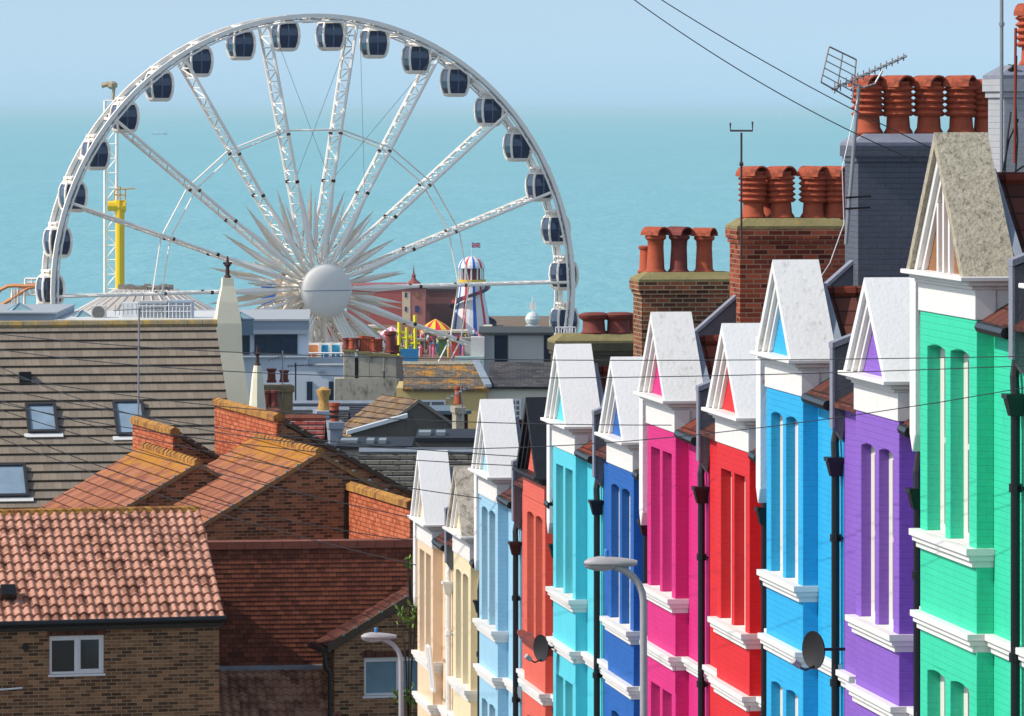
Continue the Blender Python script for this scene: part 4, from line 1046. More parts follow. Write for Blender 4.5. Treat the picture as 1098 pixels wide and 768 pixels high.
tent('red and yellow striped round tent roof beside the striped tower', 467, 342, 353, 17, 860, (225,40,55), (240,205,60), PZ)
tent('pink and white tent roof under the wheel', 420, 350, 358, 14, 820, (225,110,140), (.7,.7,.7), PZ)
for k_, (x0,x1,yt,c_,lab) in enumerate(((388,404,352,(200,190,60),'yellow stall on the pier below the hub'),(404,420,359,(30,60,160),'blue canopied stall on the pier'),(520,526,352,(.7,.3,.3),'small red kiosk right of the striped tower'),(455,500,357,(120,120,90),'long low green roofed arcade on the pier in front of the tower'),(342,372,350,(190,60,60),'red stall seen through the wheel legs'),(280,300,303,(60,110,190),'blue ride seen left of the wheel hub'),(303,316,306,(220,190,70),'yellow ride seen left of the wheel hub'))):
    block('fairground_stall', lab, 'stall', x0, x1, yt, 835+k_*7, 5, c_, group='fairground stalls on the pier', roofc=(200,190,170))
p1 = P(443, 375, 640)
yt_ = thing('yellow_ride_frame', 'bright yellow posts of a fairground ride below the wheel', 'ride', (p1.x, 640, gz(640)))
z0_ = gz(640)
for px_, yt2 in ((428,345),(436,351),(445,338)):
    m = MB(); x = pierx(px_,640)-p1.x; zt = -(yt2-118)*640/F-z0_
    m.bar((x,0,0),(x,0,zt), .32)
    for zz in (zt-1.3, zt-3.4): m.bar((x-.6,0,zz),(x+.6,0,zz), .25)
    m.build('post', plain('bright_yellow', (228,215,30), .5), yt_)
m = MB(); m.box(-1.5,.6,-.6,1,0,-(374-118)*640/F-z0_); m.build('base', plain('ride_blue', (40,120,170), .6), yt_)
# white lattice tower and yellow booster ride
D = 900; p1 = P(119, 330, D); zt = P(0,94,D).z-PZ; zt2 = P(0,108,D).z-PZ
t = thing('lattice_tower', 'thin white lattice ride tower left of the wheel', 'tower', (p1.x, D, PZ))
m = MB(); s_ = 1.0
for sx in (-1,1):
    for sy in (-1,1): m.bar((sx*s_,sy*s_,0),(sx*s_,sy*s_,zt2), .28)
n = 16
for k in range(n):
    a, b = zt2*k/n, zt2*(k+1)/n; g_ = 1 if k % 2 else -1
    m.bar((-s_*g_,-s_,a),(s_*g_,-s_,b), .16); m.bar((-s_,-s_*g_,a),(-s_,s_*g_,b), .16); m.bar((s_,-s_*g_,a),(s_,s_*g_,b), .16); m.bar((-s_,-s_,b),(s_,-s_,b), .16)
m.build('mast', WH, t)
m = MB(); m.tube([(.3,0,zt2),(.6,0,zt+1)], .3, 6); m.tube([(-1.6,0,zt+.3),(-.5,0,zt+.6),(.6,0,zt)], .5, 6); m.lathe([(.3,-.6),(.9,-.2),(.9,.4),(.3,.8)], (.2,0,zt+.3), 8); m.build('head', plain('ride_head_beige', (180,160,130), .7, .3, .8), t)
x2 = pierx(130,D); z2 = P(0,222,D).z-PZ
t = thing('booster_ride', 'bright yellow ride column beside the white lattice tower', 'ride', (x2, D-3, PZ))
YEL = plain('ride_yellow', (235,190,10), .5, .05)
m = MB(); m.tube([(.0,0,0),(0,0,z2)], .78, 12); m.build('column', YEL, t)
m = MB()
for z in (3.2, 6.0): m.tube([(0,0,z),(0,0,z+.4)], .9, 12)
m.build('collar', plain('ride_orange', (200,150,20), .5), t)
m = MB(); m.tube([(-2.0,0,z2+.2),(.6,0,z2+.2)], .9, 10); m.tube([(.6,0,z2+.2),(1.0,0,z2+.2)], 1.1, 10); m.tube([(0,0,z2),(0,0,z2+1.2)], 1.0, 10); m.build('cross_arm', YEL, t)
m = MB()
for a,b in (((-.9,0,z2+1.2),(-.9,0,z2+3.0)),((.9,0,z2+1.2),(.9,0,z2+3.0)),((-.9,0,z2+3.0),(2.6,0,z2+3.2)),((-.9,0,z2+2.1),(.9,0,z2+2.1)),((0,0,z2+1.2),(0,0,z2+3.6))): m.bar(a,b,.16)
m.build('service_cage', plain('cage_ochre', (190,150,70), .6), t)
# orange roller coaster track, white stand
D = 760
t = thing('roller_coaster', 'orange roller coaster track at the left edge behind the flat roof', 'roller coaster', (pierx(20,D), D, gz(D)))
ox, oz = pierx(20,D), gz(D)
def rp(px_,py_,dy=0): return Vector((pierx(px_,D)-ox, dy, -(py_-118)*D/F-oz))
m = MB()
for dy in (0,1.4):
    m.tube([rp(-12,322,dy),rp(0,311,dy),rp(8,307,dy),rp(16,306.5,dy),rp(27,307,dy),rp(44,306,dy)], .30, 6); m.tube([rp(0,328,dy),rp(10,322,dy),rp(20,315,dy),rp(30,309,dy),rp(44,306,dy)], .30, 6)
m.build('track', plain('coaster_orange', (222,150,95), .6), t)
m = MB()
for x in (13,15.5,19,26,41): m.bar(rp(x,310),rp(x,345), .4)
for a,b in (((20,309),(41,309)),((20,316),(41,316)),((27,299),(42,299)),((27,303),(42,303)),((27,299),(27,309)),((42,299),(42,316)),((34,299),(34,316)),((22,309),(26,316)),((26,309),(31,316)),((33,309),(38,316))): m.bar(rp(*a),rp(*b), .22)
m.build('supports', WH, t)
# low ribbed dome
D = 560; p1 = P(150, 336, D); zt = P(0,312,D).z; z0_ = gz(D); zr = P(0,340,D).z
t = thing('ribbed_dome', 'wide low grey ribbed dome roof behind the flat rooftops', 'dome', (p1.x, D+9, z0_))
m = MB(); R_ = 80*D/F; m.lathe([(R_*1.02,0),(R_*1.02,zr-z0_),(R_*.42,zt-z0_-.2),(R_*.30,zt-z0_+.05),(.01,zt-z0_+.2)], n=32); m.build('roof', plain('dome_grey', (172,164,156), .8, .08, .3), t)
m = MB()
for k in range(32):
    a = 2*math.pi*k/32; m.bar((R_*1.02*math.cos(a),R_*1.02*math.sin(a),zr-z0_+.05),(R_*.42*math.cos(a),R_*.42*math.sin(a),zt-z0_-.15), .12)
m.build('ribs', plain('dome_ribs', (205,200,195), .7), t)
m = MB()
for k in range(24):
    a = 2*math.pi*k/24; m.box(R_*.33*math.cos(a)-.35,R_*.33*math.cos(a)+.35,R_*.33*math.sin(a)-.3,R_*.33*math.sin(a)+.3,zt-z0_-.1,zt-z0_+.25+.12*math.cos(k*2.1))
m.build('crest', plain('dome_crest', (150,140,130), .8, .4, .6), t)
# globe ornament and low ship far away
D = 620; p1 = P(571, 357, D); z0_ = gz(D)
t = thing('globe_sign', 'white globe on a small blue white and red kiosk by the beach', 'sign', (p1.x, D, z0_))
zk = p1.z-z0_
m = MB(); m.box(-.75,.75,-.5,.5,0,zk+.4); m.m = 1; m.box(-.72,.72,-.56,-.501,zk-.1,zk+.3); m.m = 2; m.box(-.8,.8,-.6,.55,zk+.401,zk+.9); m.build('kiosk', [plain('kiosk_white', (.7,.7,.7), .6), plain('kiosk_blue', (30,70,150), .6), plain('kiosk_white', (.7,.7,.7), .6)], t)
m = MB()
m.lathe([(.05,-.85),(.45,-.75),(.75,-.4),(.88,0),(.75,.4),(.45,.75),(.05,.88)], (0,0,zk+1.6), 16); m.build('globe', plain('globe_white', (205,215,212), .4, .2, 2), t)
m = MB(); m.tube([(0,0,zk+2.4),(0,0,zk+4.2)], .06, 5); m.box(-.35,.35,-.03,.03,zk+2.7,zk+3.5); m.build('finial', WH, t)
D = 9000; p1 = P(171, 125, D)
t = thing('cargo_ship', 'faint pale ship far off near the horizon', 'ship', (p1.x, D, -42))
m = MB(); m.pz([(-12,-3),(9,-3),(13,0),(9,3),(-12,3)], -1, 2.4); m.build('hull', plain('ship_hull', (150,175,200), .7), t)
m = MB(); m.box(-10,-4,-2,2,2.4,6.5); m.box(2,6,-2,2,2.4,5); m.build('superstructure', plain('ship_white', (.7,.72,.74), .7), t)

# ------------------------------------------------------------------ modern white and blue building
BL = plain('pale_blue_render', (214,222,230), .75, .05, .3, dirt=((150,160,175), .4, .6, .55)); BLD = plain('grey_blue_fascia', (148,160,172), .6, .05, .5)
D = 300; xr = pierx(330,D); z0_ = gz(D)
def rel(px_, py_, D_, ox_, oz_): return (pierx(px_,D_)-ox_, -(py_-118)*D_/F-oz_)
t = thing('modern_flats', 'modern pale blue flat roofed block with a strip of dark windows', 'building', (xr, D, z0_), math.radians(2))
def zz(py_): return -(py_-118)*D/F-z0_
def xx(px_): return pierx(px_,D)-xr
m = MB(); m.box(xx(205),0,0,14,zz(383),zz(343.5)); m.box(xx(205),-.002,-1.2,14,-1,zz(383)-.003); m.box(.0,xx(370),-1.2,8,-1,zz(391)-.003); m.build('wall', BL, t)
m = MB(); m.box(xx(204),xx(331),-.35,14.2,zz(358),zz(344)); m.m = 1; m.box(xx(204),xx(332),-.45,14.3,zz(344)+.002,zz(342)); m.m = 1; m.box(xx(331),xx(371),-1.35,8,zz(391)+.002,zz(390)); m.m = 0; m.box(xx(236),xx(330),-1.35,.0,zz(383)+.002,zz(381.5)); m.build('fascia', [BLD, plain('parapet_grey_white', (165,168,170), .6)], t)
def glazed(t, x0,x1,y0,y1,yf, n):
    f = MB(); a, b = xx(x0), xx(x1); c_, d = zz(y1), zz(y0)
    f.box(a,b,yf-.10,yf-.001,c_,d); w_ = f.build('window', plain('dark_blue_frame', (40,52,70), .4), t)
    g2 = MB(); s_ = (b-a)/n
    for i in range(n): g2.box(a+i*s_+.08,a+(i+1)*s_-.08,yf-.12,yf-.101,c_+.1,d-.1)
    g2.build('pane', glassm('slate_blue_glass', (44,62,84), .08), w_)
glazed(t, 273, 319, 359, 380, 0, 3); glazed(t, 258, 268, 359, 380, 0, 1)
glazed(t, 329, 335, 408, 431, -1.2, 1); glazed(t, 352.5, 357.5, 408, 430, -1.2, 1); 
m = MB(); m.box(xx(343),xx(349),-1.35,-1.21,zz(398),zz(396)); m.build('vent', BLD, t)
D2 = 285; xr2 = pierx(62,D2); z0_ = gz(D2)
t = thing('flat_roofed_block', 'long low grey blue flat roofed building behind the buff tiled roof', 'building', (xr2, D2, z0_))
def xx2(px_): return pierx(px_,D2)-xr2
def zz2(py_): return -(py_-118)*D2/F-z0_
m = MB(); m.box(xx2(-40),xx2(60),0,12,0,zz2(336.5)); m.box(xx2(60)+.01,xx2(240),-1,12,0,zz2(344)); m.build('wall', BLD, t)
m = MB(); m.box(xx2(-40),xx2(61),-.2,12,zz2(336.4),zz2(335)); m.build('parapet', plain('parapet_grey', (160,165,170), .6), t)
m = MB(); m.box(xx2(60)+.02,xx2(84),-1.2,-.98,zz2(350),zz2(342)); m.box(xx2(62),xx2(240),-1.15,12,zz2(343.9),zz2(342.4)); m.build('parapet', plain('parapet_pale', (205,205,200), .6), t)
GLS = glassm('skylight_pale_glass', (150,190,195), .15)
def pyramid(label, px_, y0, hpx, wpx, dy=3.5):
    DD = D2+dy; x = pierx(px_,DD); zb_ = -(y0-118)*DD/F; r = wpx/2*DD/F; h = hpx*DD/F
    t = thing('pyramid_rooflight', label, 'rooflight', (x, DD, zb_-.3), math.radians(20), 'glass pyramids on the flat roofs')
    m = MB(); q = [(-r,-r,.3),(r,-r,.3),(r,r,.3),(-r,r,.3)]
    for i in range(4): m.poly([q[i],q[(i+1)%4],(0,0,.3+h)])
    m.build('glazing', GLS, t)
    m = MB()
    for i in range(4): m.bar(q[i],(0,0,.3+h),.07); m.bar(q[i],q[(i+1)%4],.1)
    m.box(-r,r,-r,r,-.6,.28); m.build('kerb_frame', plain('rooflight_frame', (120,140,155), .5), t)
pyramid('large glass pyramid rooflight at the far left', 21, 334, 9, 26)
pyramid('smaller glass pyramid rooflight left of the air conditioner', 88, 342, 9, 22)
pyramid('glass pyramid rooflight beside the large cream spire', 258, 342, 7, 22, 12)
def acunit(label, x0,x1,y0,y1, c_=(205,200,190), fan=True, n=1, slats=False):
    DD = D2+2; a, b = pierx(x0,DD), pierx(x1,DD); z1, z0 = -(y0-118)*DD/F, -(y1-118)*DD/F
    t = thing('rooftop_unit', label, 'air conditioner', ((a+b)/2, DD, z0), 0, 'plant on the flat roof')
    hw = (b-a)/2; m = MB(); m.box(-hw,hw,0,.9,0,z1-z0); m.build('casing', plain('unit_casing_%d' % x0, c_, .6), t)
    if fan:
        m = MB(); m.lathe([(.34,0),(.34,.03),(.001,.03)], (0,0,0), 16); o = m.build('fan_grille', plain('grille_dark', (110,108,105), .6), t); o.rotation_euler = (math.pi/2,0,0); o.location = (0,-.001,(z1-z0)/2)
    if slats:
        m = MB(); k = 9
        for i in range(k): m.box(-hw+.06,hw-.06,-.05,-.002,.08+(z1-z0-.15)*i/k,.08+(z1-z0-.15)*i/k+.05)
        m.build('louvres', plain('louvre_grey', (150,155,160), .5), t)
acunit('cream air conditioning unit with round fan on the flat roof', 98,113,328,342.5)
acunit('white plant cabinet with dark slots on the flat roof', 131,148,324.5,341, (215,215,215), False)
acunit('grey louvred cabinet on the flat roof', 149,179,323,341, (185,185,185), False, slats=True)
acunit('pale blue grey louvred air handling unit on the flat roof', 180,207,322,340, (172,186,200), False, slats=True)
m = MB(); DD = D2+1; t = thing('rooftop_railing', 'thin white railing in front of the rooftop cabinets', 'railing', (pierx(175,DD), DD, -(342-118)*DD/F))
for i in range(16): m.tube([(-1.5+i*.2,0,0),(-1.5+i*.2,0,.75+.1*math.sin(i*3))], .02, 4)
m.tube([(-1.5,0,.7),(1.5,0,.7)], .02, 4); m.tube([(-1.5,0,.4),(1.5,0,.4)], .02, 4); m.build('bars', M['upvc'], t)
# white flat building right of the wheel, dark flat roof
D = 330; z0_ = gz(D); xr = pierx(545,D)
t = thing('flat_roofed_block', 'flat roofed building with beige and dark navy panels under the striped tower', 'building', (xr, D, z0_))
m = MB(); m.box(xx(515),xx(594),.5,9,-1,zz(358.5)); m.build('wall', plain('dove_grey_wall', (190,186,182), .8), t)
m = MB(); m.box(xx(513),xx(594),-.1,9.2,zz(358.4),zz(356.6)); m.build('roof', plain('dark_roof_edge', (62,66,66), .8), t)
for a,b,c_ in ((515.5,530,(190,188,186)),(530.3,544,(24,32,56)),(545,583,(188,182,176)),(583.5,594,(30,36,56))): 
    m = MB(); m.box(xx(a),xx(b),.38,.499,-1,zz(360)); m.build('panel', plain('panel_%d' % a, c_, .6, .04), t)
m = MB(); m.box(xx(505),xx(519.5),-1.0,.37,-1,zz(361)); m.build('stair_box', plain('stair_white', (205,200,194), .7, .04), t)
m = MB(); m.box(xx(488),xx(519),-1.8,-1.01,-1,zz(381)); m.build('lower_roof', plain('pale_green_roof', (170,190,185), .6), t)
m = MB(); m.box(xx(594.01),xx(612),0,4,-1,zz(362)); m.build('annexe', plain('dark_annexe', (90,92,90), .8), t)
m = MB(); 
for i in range(8): m.tube([(xx(596+i*3),0,zz(362)),(xx(596+i*3),0,zz(351))], .03, 4)
m.tube([(xx(596),0,zz(351)),(xx(617),0,zz(351))], .03, 4); m.build('railing', M['upvc'], t)
# mural wall under the wheel
D = 405; z0_ = gz(D); xr = pierx(350,D)
t = thing('mural_wall', 'white columned wall with orange and bright blue mural panels at the foot of the wheel', 'wall', (xr, D, z0_))
m = MB(); m.box(xx(328),xx(374),0,.4,-1,zz(368)); m.build('wall', WH, t)
for a,b,c_ in ((331,341,(225,140,90)),(345,352,(40,160,215)),(356,364,(60,175,215)),(366,372,(230,150,90))): m = MB(); m.box(xx(a),xx(b),-.06,-.001,zz(388),zz(370)); m.build('panel', plain('mural_%d' % a, c_, .6, .5, .9), t)
for x in (342.5,354,365): m = MB(); m.box(xx(x),xx(x+2),-.5,-.061,-1,zz(367)); m.build('column', WH, t)
m = MB()
for i in range(8): m.bar((xx(328+i*6.5),-1,zz(392)),(xx(328+i*6.5),-1,zz(378)), .06)
m.bar((xx(328),-1,zz(378)),(xx(374),-1,zz(378)), .08); m.build('railing', M['upvc'], t)

# ------------------------------------------------------------------ mid-distance roofs and chimneys
REN = plain('streaked_grey_render', (176,168,152), .9, .2, .8, bump=.3, dirt=((88,80,66), .8, 1.6, .5))
D = 232; z0_ = gz(D); xr = pierx(395,D)
t = thing('chimney_wall', 'row of streaked grey rendered chimney stacks with red pots, centre', 'chimney stack', (xr, D, z0_), math.radians(3))
m = MB(); m.box(xx(359),xx(429),.0,1.2,-1,zz(406)); m.build('wall', REN, t)
for a,b,yt in ((369,380.5,378),(384.5,396,380),(396.4,411,382),(413,425,383)): m = MB(); m.box(xx(a),xx(b),.05,1.15,zz(406)+.002,zz(yt)); m.m = 1; m.box(xx(a)-.06,xx(b)+.06,-.02,1.2,zz(yt)+.002,zz(yt)+.10); m.build('stack', [REN, M['mortar']], t)
m = MB(); m.box(xx(425.2),xx(432.5),.0,1.4,-1,zz(383)); m.build('side_stack', plain('dark_stack', (110,105,100), .9, .2, 1), t)
m = MB(); m.box(xx(380.8),xx(384.2),.3,.6,zz(406),zz(384)); m.build('gap_pipe', M['black'], t)
def pots_at(t, lst, D_, yb, kind='plain'):
    for (px_, ytop, mt) in lst:
        h = (yb-ytop)*D_/F; pot(kind, t, (xx(px_), .5+.2*((px_*7)%3-1), zz(yb)+.08), M[mt], h/.60/.8*1.0)
def mpots(t, lst, yb, r=.17):
    for (px_, yt, mt) in lst:
        h = zz(yt)-zz(yb); m = MB(); m.lathe([(r,0),(r*1.05,.05),(r*.85,.1),(r*.82,h*.8),(r*1.05,h*.86),(r*1.05,h),(r*.7,h)], n=12)
        m.build('chimney_pot', mt if not isinstance(mt, str) else M[mt], t, smooth=True, loc=(xx(px_), .45+.12*((int(px_)*5)%3), zz(yb)+.08))
mpots(t, [(371.5,365,TD),(374.8,365,TD),(378,365,TC),(381.5,365,TD)], 377); mpots(t, [(389,363,TC),(392,363,TC),(395,363.5,TC),(398,364,TC)], 379)
mpots(t, [(401,366.5,TC),(406.5,366,TC)], 380, .2); mpots(t, [(419,358,TD)], 381, .26); mpots(t, [(424,373,TD)], 382, .22)
# ochre building with lichened slate roof
SLL = tilem('slates_with_orange_lichen', [(82,78,74),(104,98,90),(120,112,100)], .3, .22, .1, .05, stain=.3, mottle=((192,134,40), .50, 1.2))
SLD = tilem('dark_slates', [(62,62,66),(82,80,82),(96,92,90)], .3, .22, .1, .05, stain=.4, mottle=((170,120,50), .66, 1.4))
D = 205; z0_ = gz(D); xr = pierx(475,D)
t = thing('rendered_house', 'ochre rendered house with lichened slate roof, centre', 'house', (xr, D, z0_))
m = MB(); m.box(xx(425),xx(522),0,5,-1,zz(416)); m.build('wall', plain('ochre_render', (202,178,120), .85, .08, .5, dirt=((150,130,90), .4, .8, .55)), t)
def lean(t, x0,x1,yb,yt, run, mat, name='roof', y0=-.2, sh=0):
    a, b = xx(x0), xx(x1); Db = D; zb_ = zz(yb); zt_ = -(yt-118)*(D+run)/F-z0_
    m = MB(); sv = Vector((0,run-y0,zt_-zb_)); m.prism([(a,y0,zb_),(b,y0,zb_),(b+sh,run,zt_),(a,run,zt_)], (0,.02,-.1)); m.prism([(a,run+.025,zt_-.003),(b+sh,run+.025,zt_-.003),(b+sh,2*run-y0,zb_),(a,2*run-y0,zb_)], (0,.02,-.1))
    return m.build(name, mat, t)
lean(t, 432, 524, 416.5, 391, 3.0, SLL, sh=-.5)
m = MB(); m.tube([(xx(430),3.0,-(390.5-118)*(D+3)/F-z0_),(xx(516),3.0,-(390.5-118)*(D+3)/F-z0_)], .12, 6); m.build('ridge', M['stonestain'], t)
m = MB(); m.box(xx(449),xx(478),-.05,-.001,zz(447),zz(429)); fo = m.build('window', M['upvc'], t); m = MB(); m.box(xx(451),xx(461),-.07,-.051,zz(445),zz(431)); m.box(xx(463),xx(476),-.07,-.051,zz(445),zz(431)); m.build('pane', glassm('grey_glass', (110,118,122)), fo)
t = thing('rendered_house', 'cream house with dark slate roof and small paned sash window, right of the ochre house', 'house', (xr, D+.01, z0_))
m = MB(); m.box(xx(522)+.01,xx(600),0.1,5,-1,zz(414)); m.build('wall', plain('cream_grey_render', (205,198,180), .85, .06, .5), t)
lean(t, 524.5, 604, 414.5, 388, 3.0, SLD, y0=-.1)
m = MB(); m.box(xx(523),xx(600),-.05,.25,zz(416),zz(414)); m.build('gutter', M['steel'], t)
f = MB(); a,b,c_,d = xx(542),xx(559),zz(453),zz(427.5); f.box(a,b,.03,.099,c_,d); fo = f.build('window', M['upvc'], t); g2 = MB()
for i in range(3):
    for j in range(4): g2.box(a+.08+(b-a-.1)/3*i,a+.02+(b-a-.1)/3*(i+1),.01,.029,c_+.08+(d-c_-.1)/4*j,c_+.02+(d-c_-.1)/4*(j+1))
g2.build('pane', glassm('grey_glass', (110,118,122)), fo)
m = MB()
for i in range(12): m.bar((xx(536+i*2.6),-1,zz(478)),(xx(536+i*2.6),-1,zz(455)), .04)
m.bar((xx(536),-1,zz(455)),(xx(566),-1,zz(455)), .05); m.build('railing', M['upvc'], t)
m = MB(); m.prism([(xx(523)-.1,-.3,zz(415)),(xx(523)+.15,-.3,zz(415)),(xx(509)+.15,3,-(390-118)*(D+3)/F-z0_+.05),(xx(509)-.1,3,-(390-118)*(D+3)/F-z0_+.05)], (0,0,.12))
m.build('flashing', M['lead'], t)
# grey rendered gabled house
D = 176; p1 = P(449, 428.5, D); z0_ = gz(D+2); A_ = p1.z-z0_
t = thing('rendered_house', 'dark grey rendered gabled house with lichened brown roof, centre', 'house', (p1.x, D, z0_), math.radians(22))
GR = plain('dark_grey_render', (104,98,90), .9, .15, .8, bump=.4, dirt=((66,62,56), .5, 1.5, .5))
m = MB(); m.prism([(-1.7,.05,-1),(2.6,.05,-1),(2.6,.05,A_-1.75),(0,.05,A_-.08),(-1.7,.05,A_-1.2)], (0,.3,0)); m.box(-1.7,-1.4,.35,3.4,-1,A_-1.2); m.build('wall', GR, t)
BRL = tilem('brown_tiles_ochre_lichen', [(98,78,62),(126,104,84),(140,118,94)], .3, .3, .06, .05, stain=.3, mottle=((185,140,50), .55, 1.5), bump=.3)
m = MB(); k = .70; tiled(m, (-2.0,3.4,A_-2.0*k), (0,-1,0), (1,0,k), 3.42, 2.45, .3, .03); tiled(m, (2.7,0,A_-2.7*.66), (0,1,0), (-1,0,.66), 3.4, 3.24, .3, .03); m.build('roof', BRL, t)
m = MB(); m.prism([(-1.95,-.02,A_-1.95*k-.1),(-1.95,-.02,A_-1.95*k+.02),(0,-.02,A_+.02),(0,-.02,A_-.1)], (0,.06,0)); m.prism([(2.7,-.02,A_-2.7*.66-.1),(2.7,-.02,A_-2.7*.66+.02),(0,-.02,A_+.02),(0,-.02,A_-.1)], (0,.06,0)); m.build('verge', plain('pale_verge', (140,130,118), .9), t)
m = MB(); m.tube([(1.1,-.06,A_-2.9),(1.1,-.06,A_-1.35)], .035, 6); m.build('pipe', M['steel'], t)
# lower side extension with white fascia in front
D = 170; p1 = P(377, 462, D); z0_ = gz(D); T = p1.z-z0_
t = thing('rendered_outbuilding', 'grey outbuilding with white sloping fascia in front of the gabled grey house', 'outbuilding', (p1.x, D, z0_), math.radians(5))
dx = (437-377)*D/F; dzz = (462-444)*D/F
m = MB(); m.prism([(0,0,-1),(dx,0,-1),(dx,0,T+dzz-.1),(0.0,0,T-.1)], (0,.3,0)); m.build('wall', GR, t)
m = MB(); m.prism([(-.15,-.12,T-.12),(dx,-.12,T+dzz-.12),(dx,-.12,T+dzz-.0),(-.15,-.12,T+.0)], (0,.45,0)); m.build('roof', plain('white_fascia', (196,205,212), .5), t)
m = MB(); m.box(-.05,.5,-.04,-.001,T-1.1,T-.2); m.build('window', M['upvc'], t)
# brown stack with two red pots
def stack(label, x0,x1,yt,yb, D_, matr, pots, capm=None, rz=8, cat='chimney'):
    global D, z0_, xr
    D = D_; z0_ = gz(D); xr = pierx((x0+x1)/2, D)
    t = thing('chimney_stack', label, cat, (xr, D, z0_), math.radians(rz), 'chimney stacks among the lower roofs')
    m = MB(); w_ = (x1-x0)*D/F/2; m.box(-w_,w_,0,1.0,-1,zz(yt)-.2); m.box(-w_-.05,w_+.05,-.05,1.05,zz(yt)-.2+.002,zz(yt)); m.build('stack', matr, t)
    if capm: m = MB(); m.box(-w_+.02,w_-.02,.02,.98,zz(yt)+.002,zz(yt)+.10); m.build('cap', capm, t)
    mpots(t, pots, yt, .15); return t
stack('weathered brown rendered chimney with two red pots beside the small spire', 285,314,414,450,165, plain('weathered_brown_render', (138,118,90), .9, .25, 1.5, dirt=((70,60,46), .7, 2, .5)), [(293,399,TD),(307,401,TD)])
t = stack('small white painted chimney with an ornate gilded buff pot', 341,357,441,470,160, plain('pale_stack', (168,174,184), .8), [])
m = MB(); h = zz(416)-zz(441); r = .17; m.lathe([(r,0),(r*1.1,.1),(r*.9,.18),(r*.95,.4),(r*1.25,.5),(r*1.3,.62),(r*.9,h*.92),(r*.4,h)], n=14); m.build('chimney_pot', plain('ornate_buff_pot', (205,160,90), .7, .35, 4, dirt=((110,60,40), .7, 5, .5)), t, smooth=True, loc=(0,.5,zz(441)))
t = stack('small grey painted chimney with a banded red and black pot', 354,367.5,453,480,158, plain('pale_stack2', (140,148,160), .8), [])
m = MB(); h = zz(433)-zz(453); m.lathe([(.13,0),(.13,h*.2)], n=12); m.m = 1; m.lathe([(.16,h*.2),(.16,h*.32)], n=12); m.m = 0; m.lathe([(.13,h*.32),(.13,h*.5)], n=12); m.m = 1; m.lathe([(.165,h*.5),(.165,h*.6)], n=12); m.m = 0; m.lathe([(.13,h*.6),(.13,h*.82),(.17,h*.84),(.17,h),(.1,h)], n=12); m.build('chimney_pot', [M['terracotta'], M['black']], t, loc=(0,.5,zz(453)))
# background brown pots against the brown stack
t = stack('low dark red pots in front of the brown rendered chimney', 284,300,440,452,158, M['brick_red'], [(287,423,TD),(296,423,TD)])
# dark slate roof, maroon roof, flat roof, frosted slates
def simple_roof(label, x0,x1,yt,yb, D_, run, mat, wallm, rz=0, name='house', cat='house'):
    global D, z0_, xr
    D = D_; z0_ = gz(D); xr = pierx((x0+x1)/2, D)
    t = thing(name, label, cat, (xr, D, z0_), math.radians(rz)); zt_ = -(yt-118)*(D+run)/F-z0_; zb_ = zz(yb)
    m = MB(); m.box(xx(x0)+.1,xx(x1)-.1,.1,run*2-.1,-1,zb_-.05); m.build('wall', wallm, t)
    m = MB(); L = math.hypot(run+.1, zt_-zb_); tiled(m, (xx(x0),-.1,zb_), (1,0,0), (0,run+.1,zt_-zb_), xx(x1)-xx(x0), L, .3, .03); tiled(m, (xx(x1),2*run+.1,zb_), (-1,0,0), (0,-run-.1,zt_-zb_), xx(x1)-xx(x0), L, .3, .03)
    m.build('roof', mat, t); m = MB(); m.tube([(xx(x0),run,zt_+.02),(xx(x1),run,zt_+.02)], .11, 6); m.build('ridge', M['coping_red'] if 'maroon' in label else M['lead'], t)
    return t
simple_roof('low dark slate roof below the modern blue building', 300, 402, 433, 452, 195, 2.2, tilem('blue_black_slates', [(58,62,72),(74,78,88)], .3,.22,.08,.04), REN)
simple_roof('small maroon tiled roof behind the lichened verge', 303, 347, 449, 482, 150, 1.7, tilem('maroon_white_tiles', [(100,38,36),(132,58,50),(150,80,70)], .22,.3,.14,.12, stag=0, frost=.5), M['brick_b'])
simple_roof('dark slate roof with pale weathered edges behind the first cream gable', 382, 520, 485, 540, 138, 2.5, tilem('frost_edged_slates', [(60,58,54),(78,76,70),(90,88,80)], .36,.3,.10,.07, stag=.5, frost=.9), M['brick_b'])
D = 148; z0_ = gz(D); xr = pierx(420,D)
t = thing('flat_roof_extension', 'dark flat roof with small rooflights behind the weathered slates', 'extension', (xr, D, z0_))
m = MB(); m.box(xx(362),xx(440),0,4,-1,zz(481)); m.build('wall', REN, t); m = MB(); m.box(xx(360),xx(442),-.15,4.1,zz(481)+.002,zz(478)); m.build('roof', plain('blue_black_roof', (34,37,45), .7), t)
for a,b in ((364,382),(392,400),(405,413)): m = MB(); m.box(xx(a),xx(b),.8,1.9,zz(478)+.002,zz(474)); m.build('rooflight', plain('rooflight_grey', (130,138,142), .5), t)
t = thing('flat_roof_extension', 'dark flat roof with vents right of the grey gabled house', 'extension', (pierx(490,D), D+2, z0_)); xr = pierx(490,D)
m = MB(); m.box(xx(445),xx(545),0,4,-1,zz(478)); m.build('wall', plain('dull_wall', (120,112,104), .9), t); m = MB(); m.box(xx(444),xx(546),-.15,4.1,zz(478)+.002,zz(474)); m.build('roof', plain('blue_black_roof', (34,37,45), .7), t)
for a,b in ((447,460),(466,476)): m = MB(); m.box(xx(a),xx(b),.8,1.9,zz(474)+.002,zz(470)); m.build('rooflight', plain('rooflight_grey', (130,138,142), .5), t)
D = 186; z0_ = gz(D); xr = pierx(485,D)
t = thing('tile_hung_dormer', 'maroon tile hung flat topped dormer with white window, centre', 'dormer', (xr, D, z0_), math.radians(12))
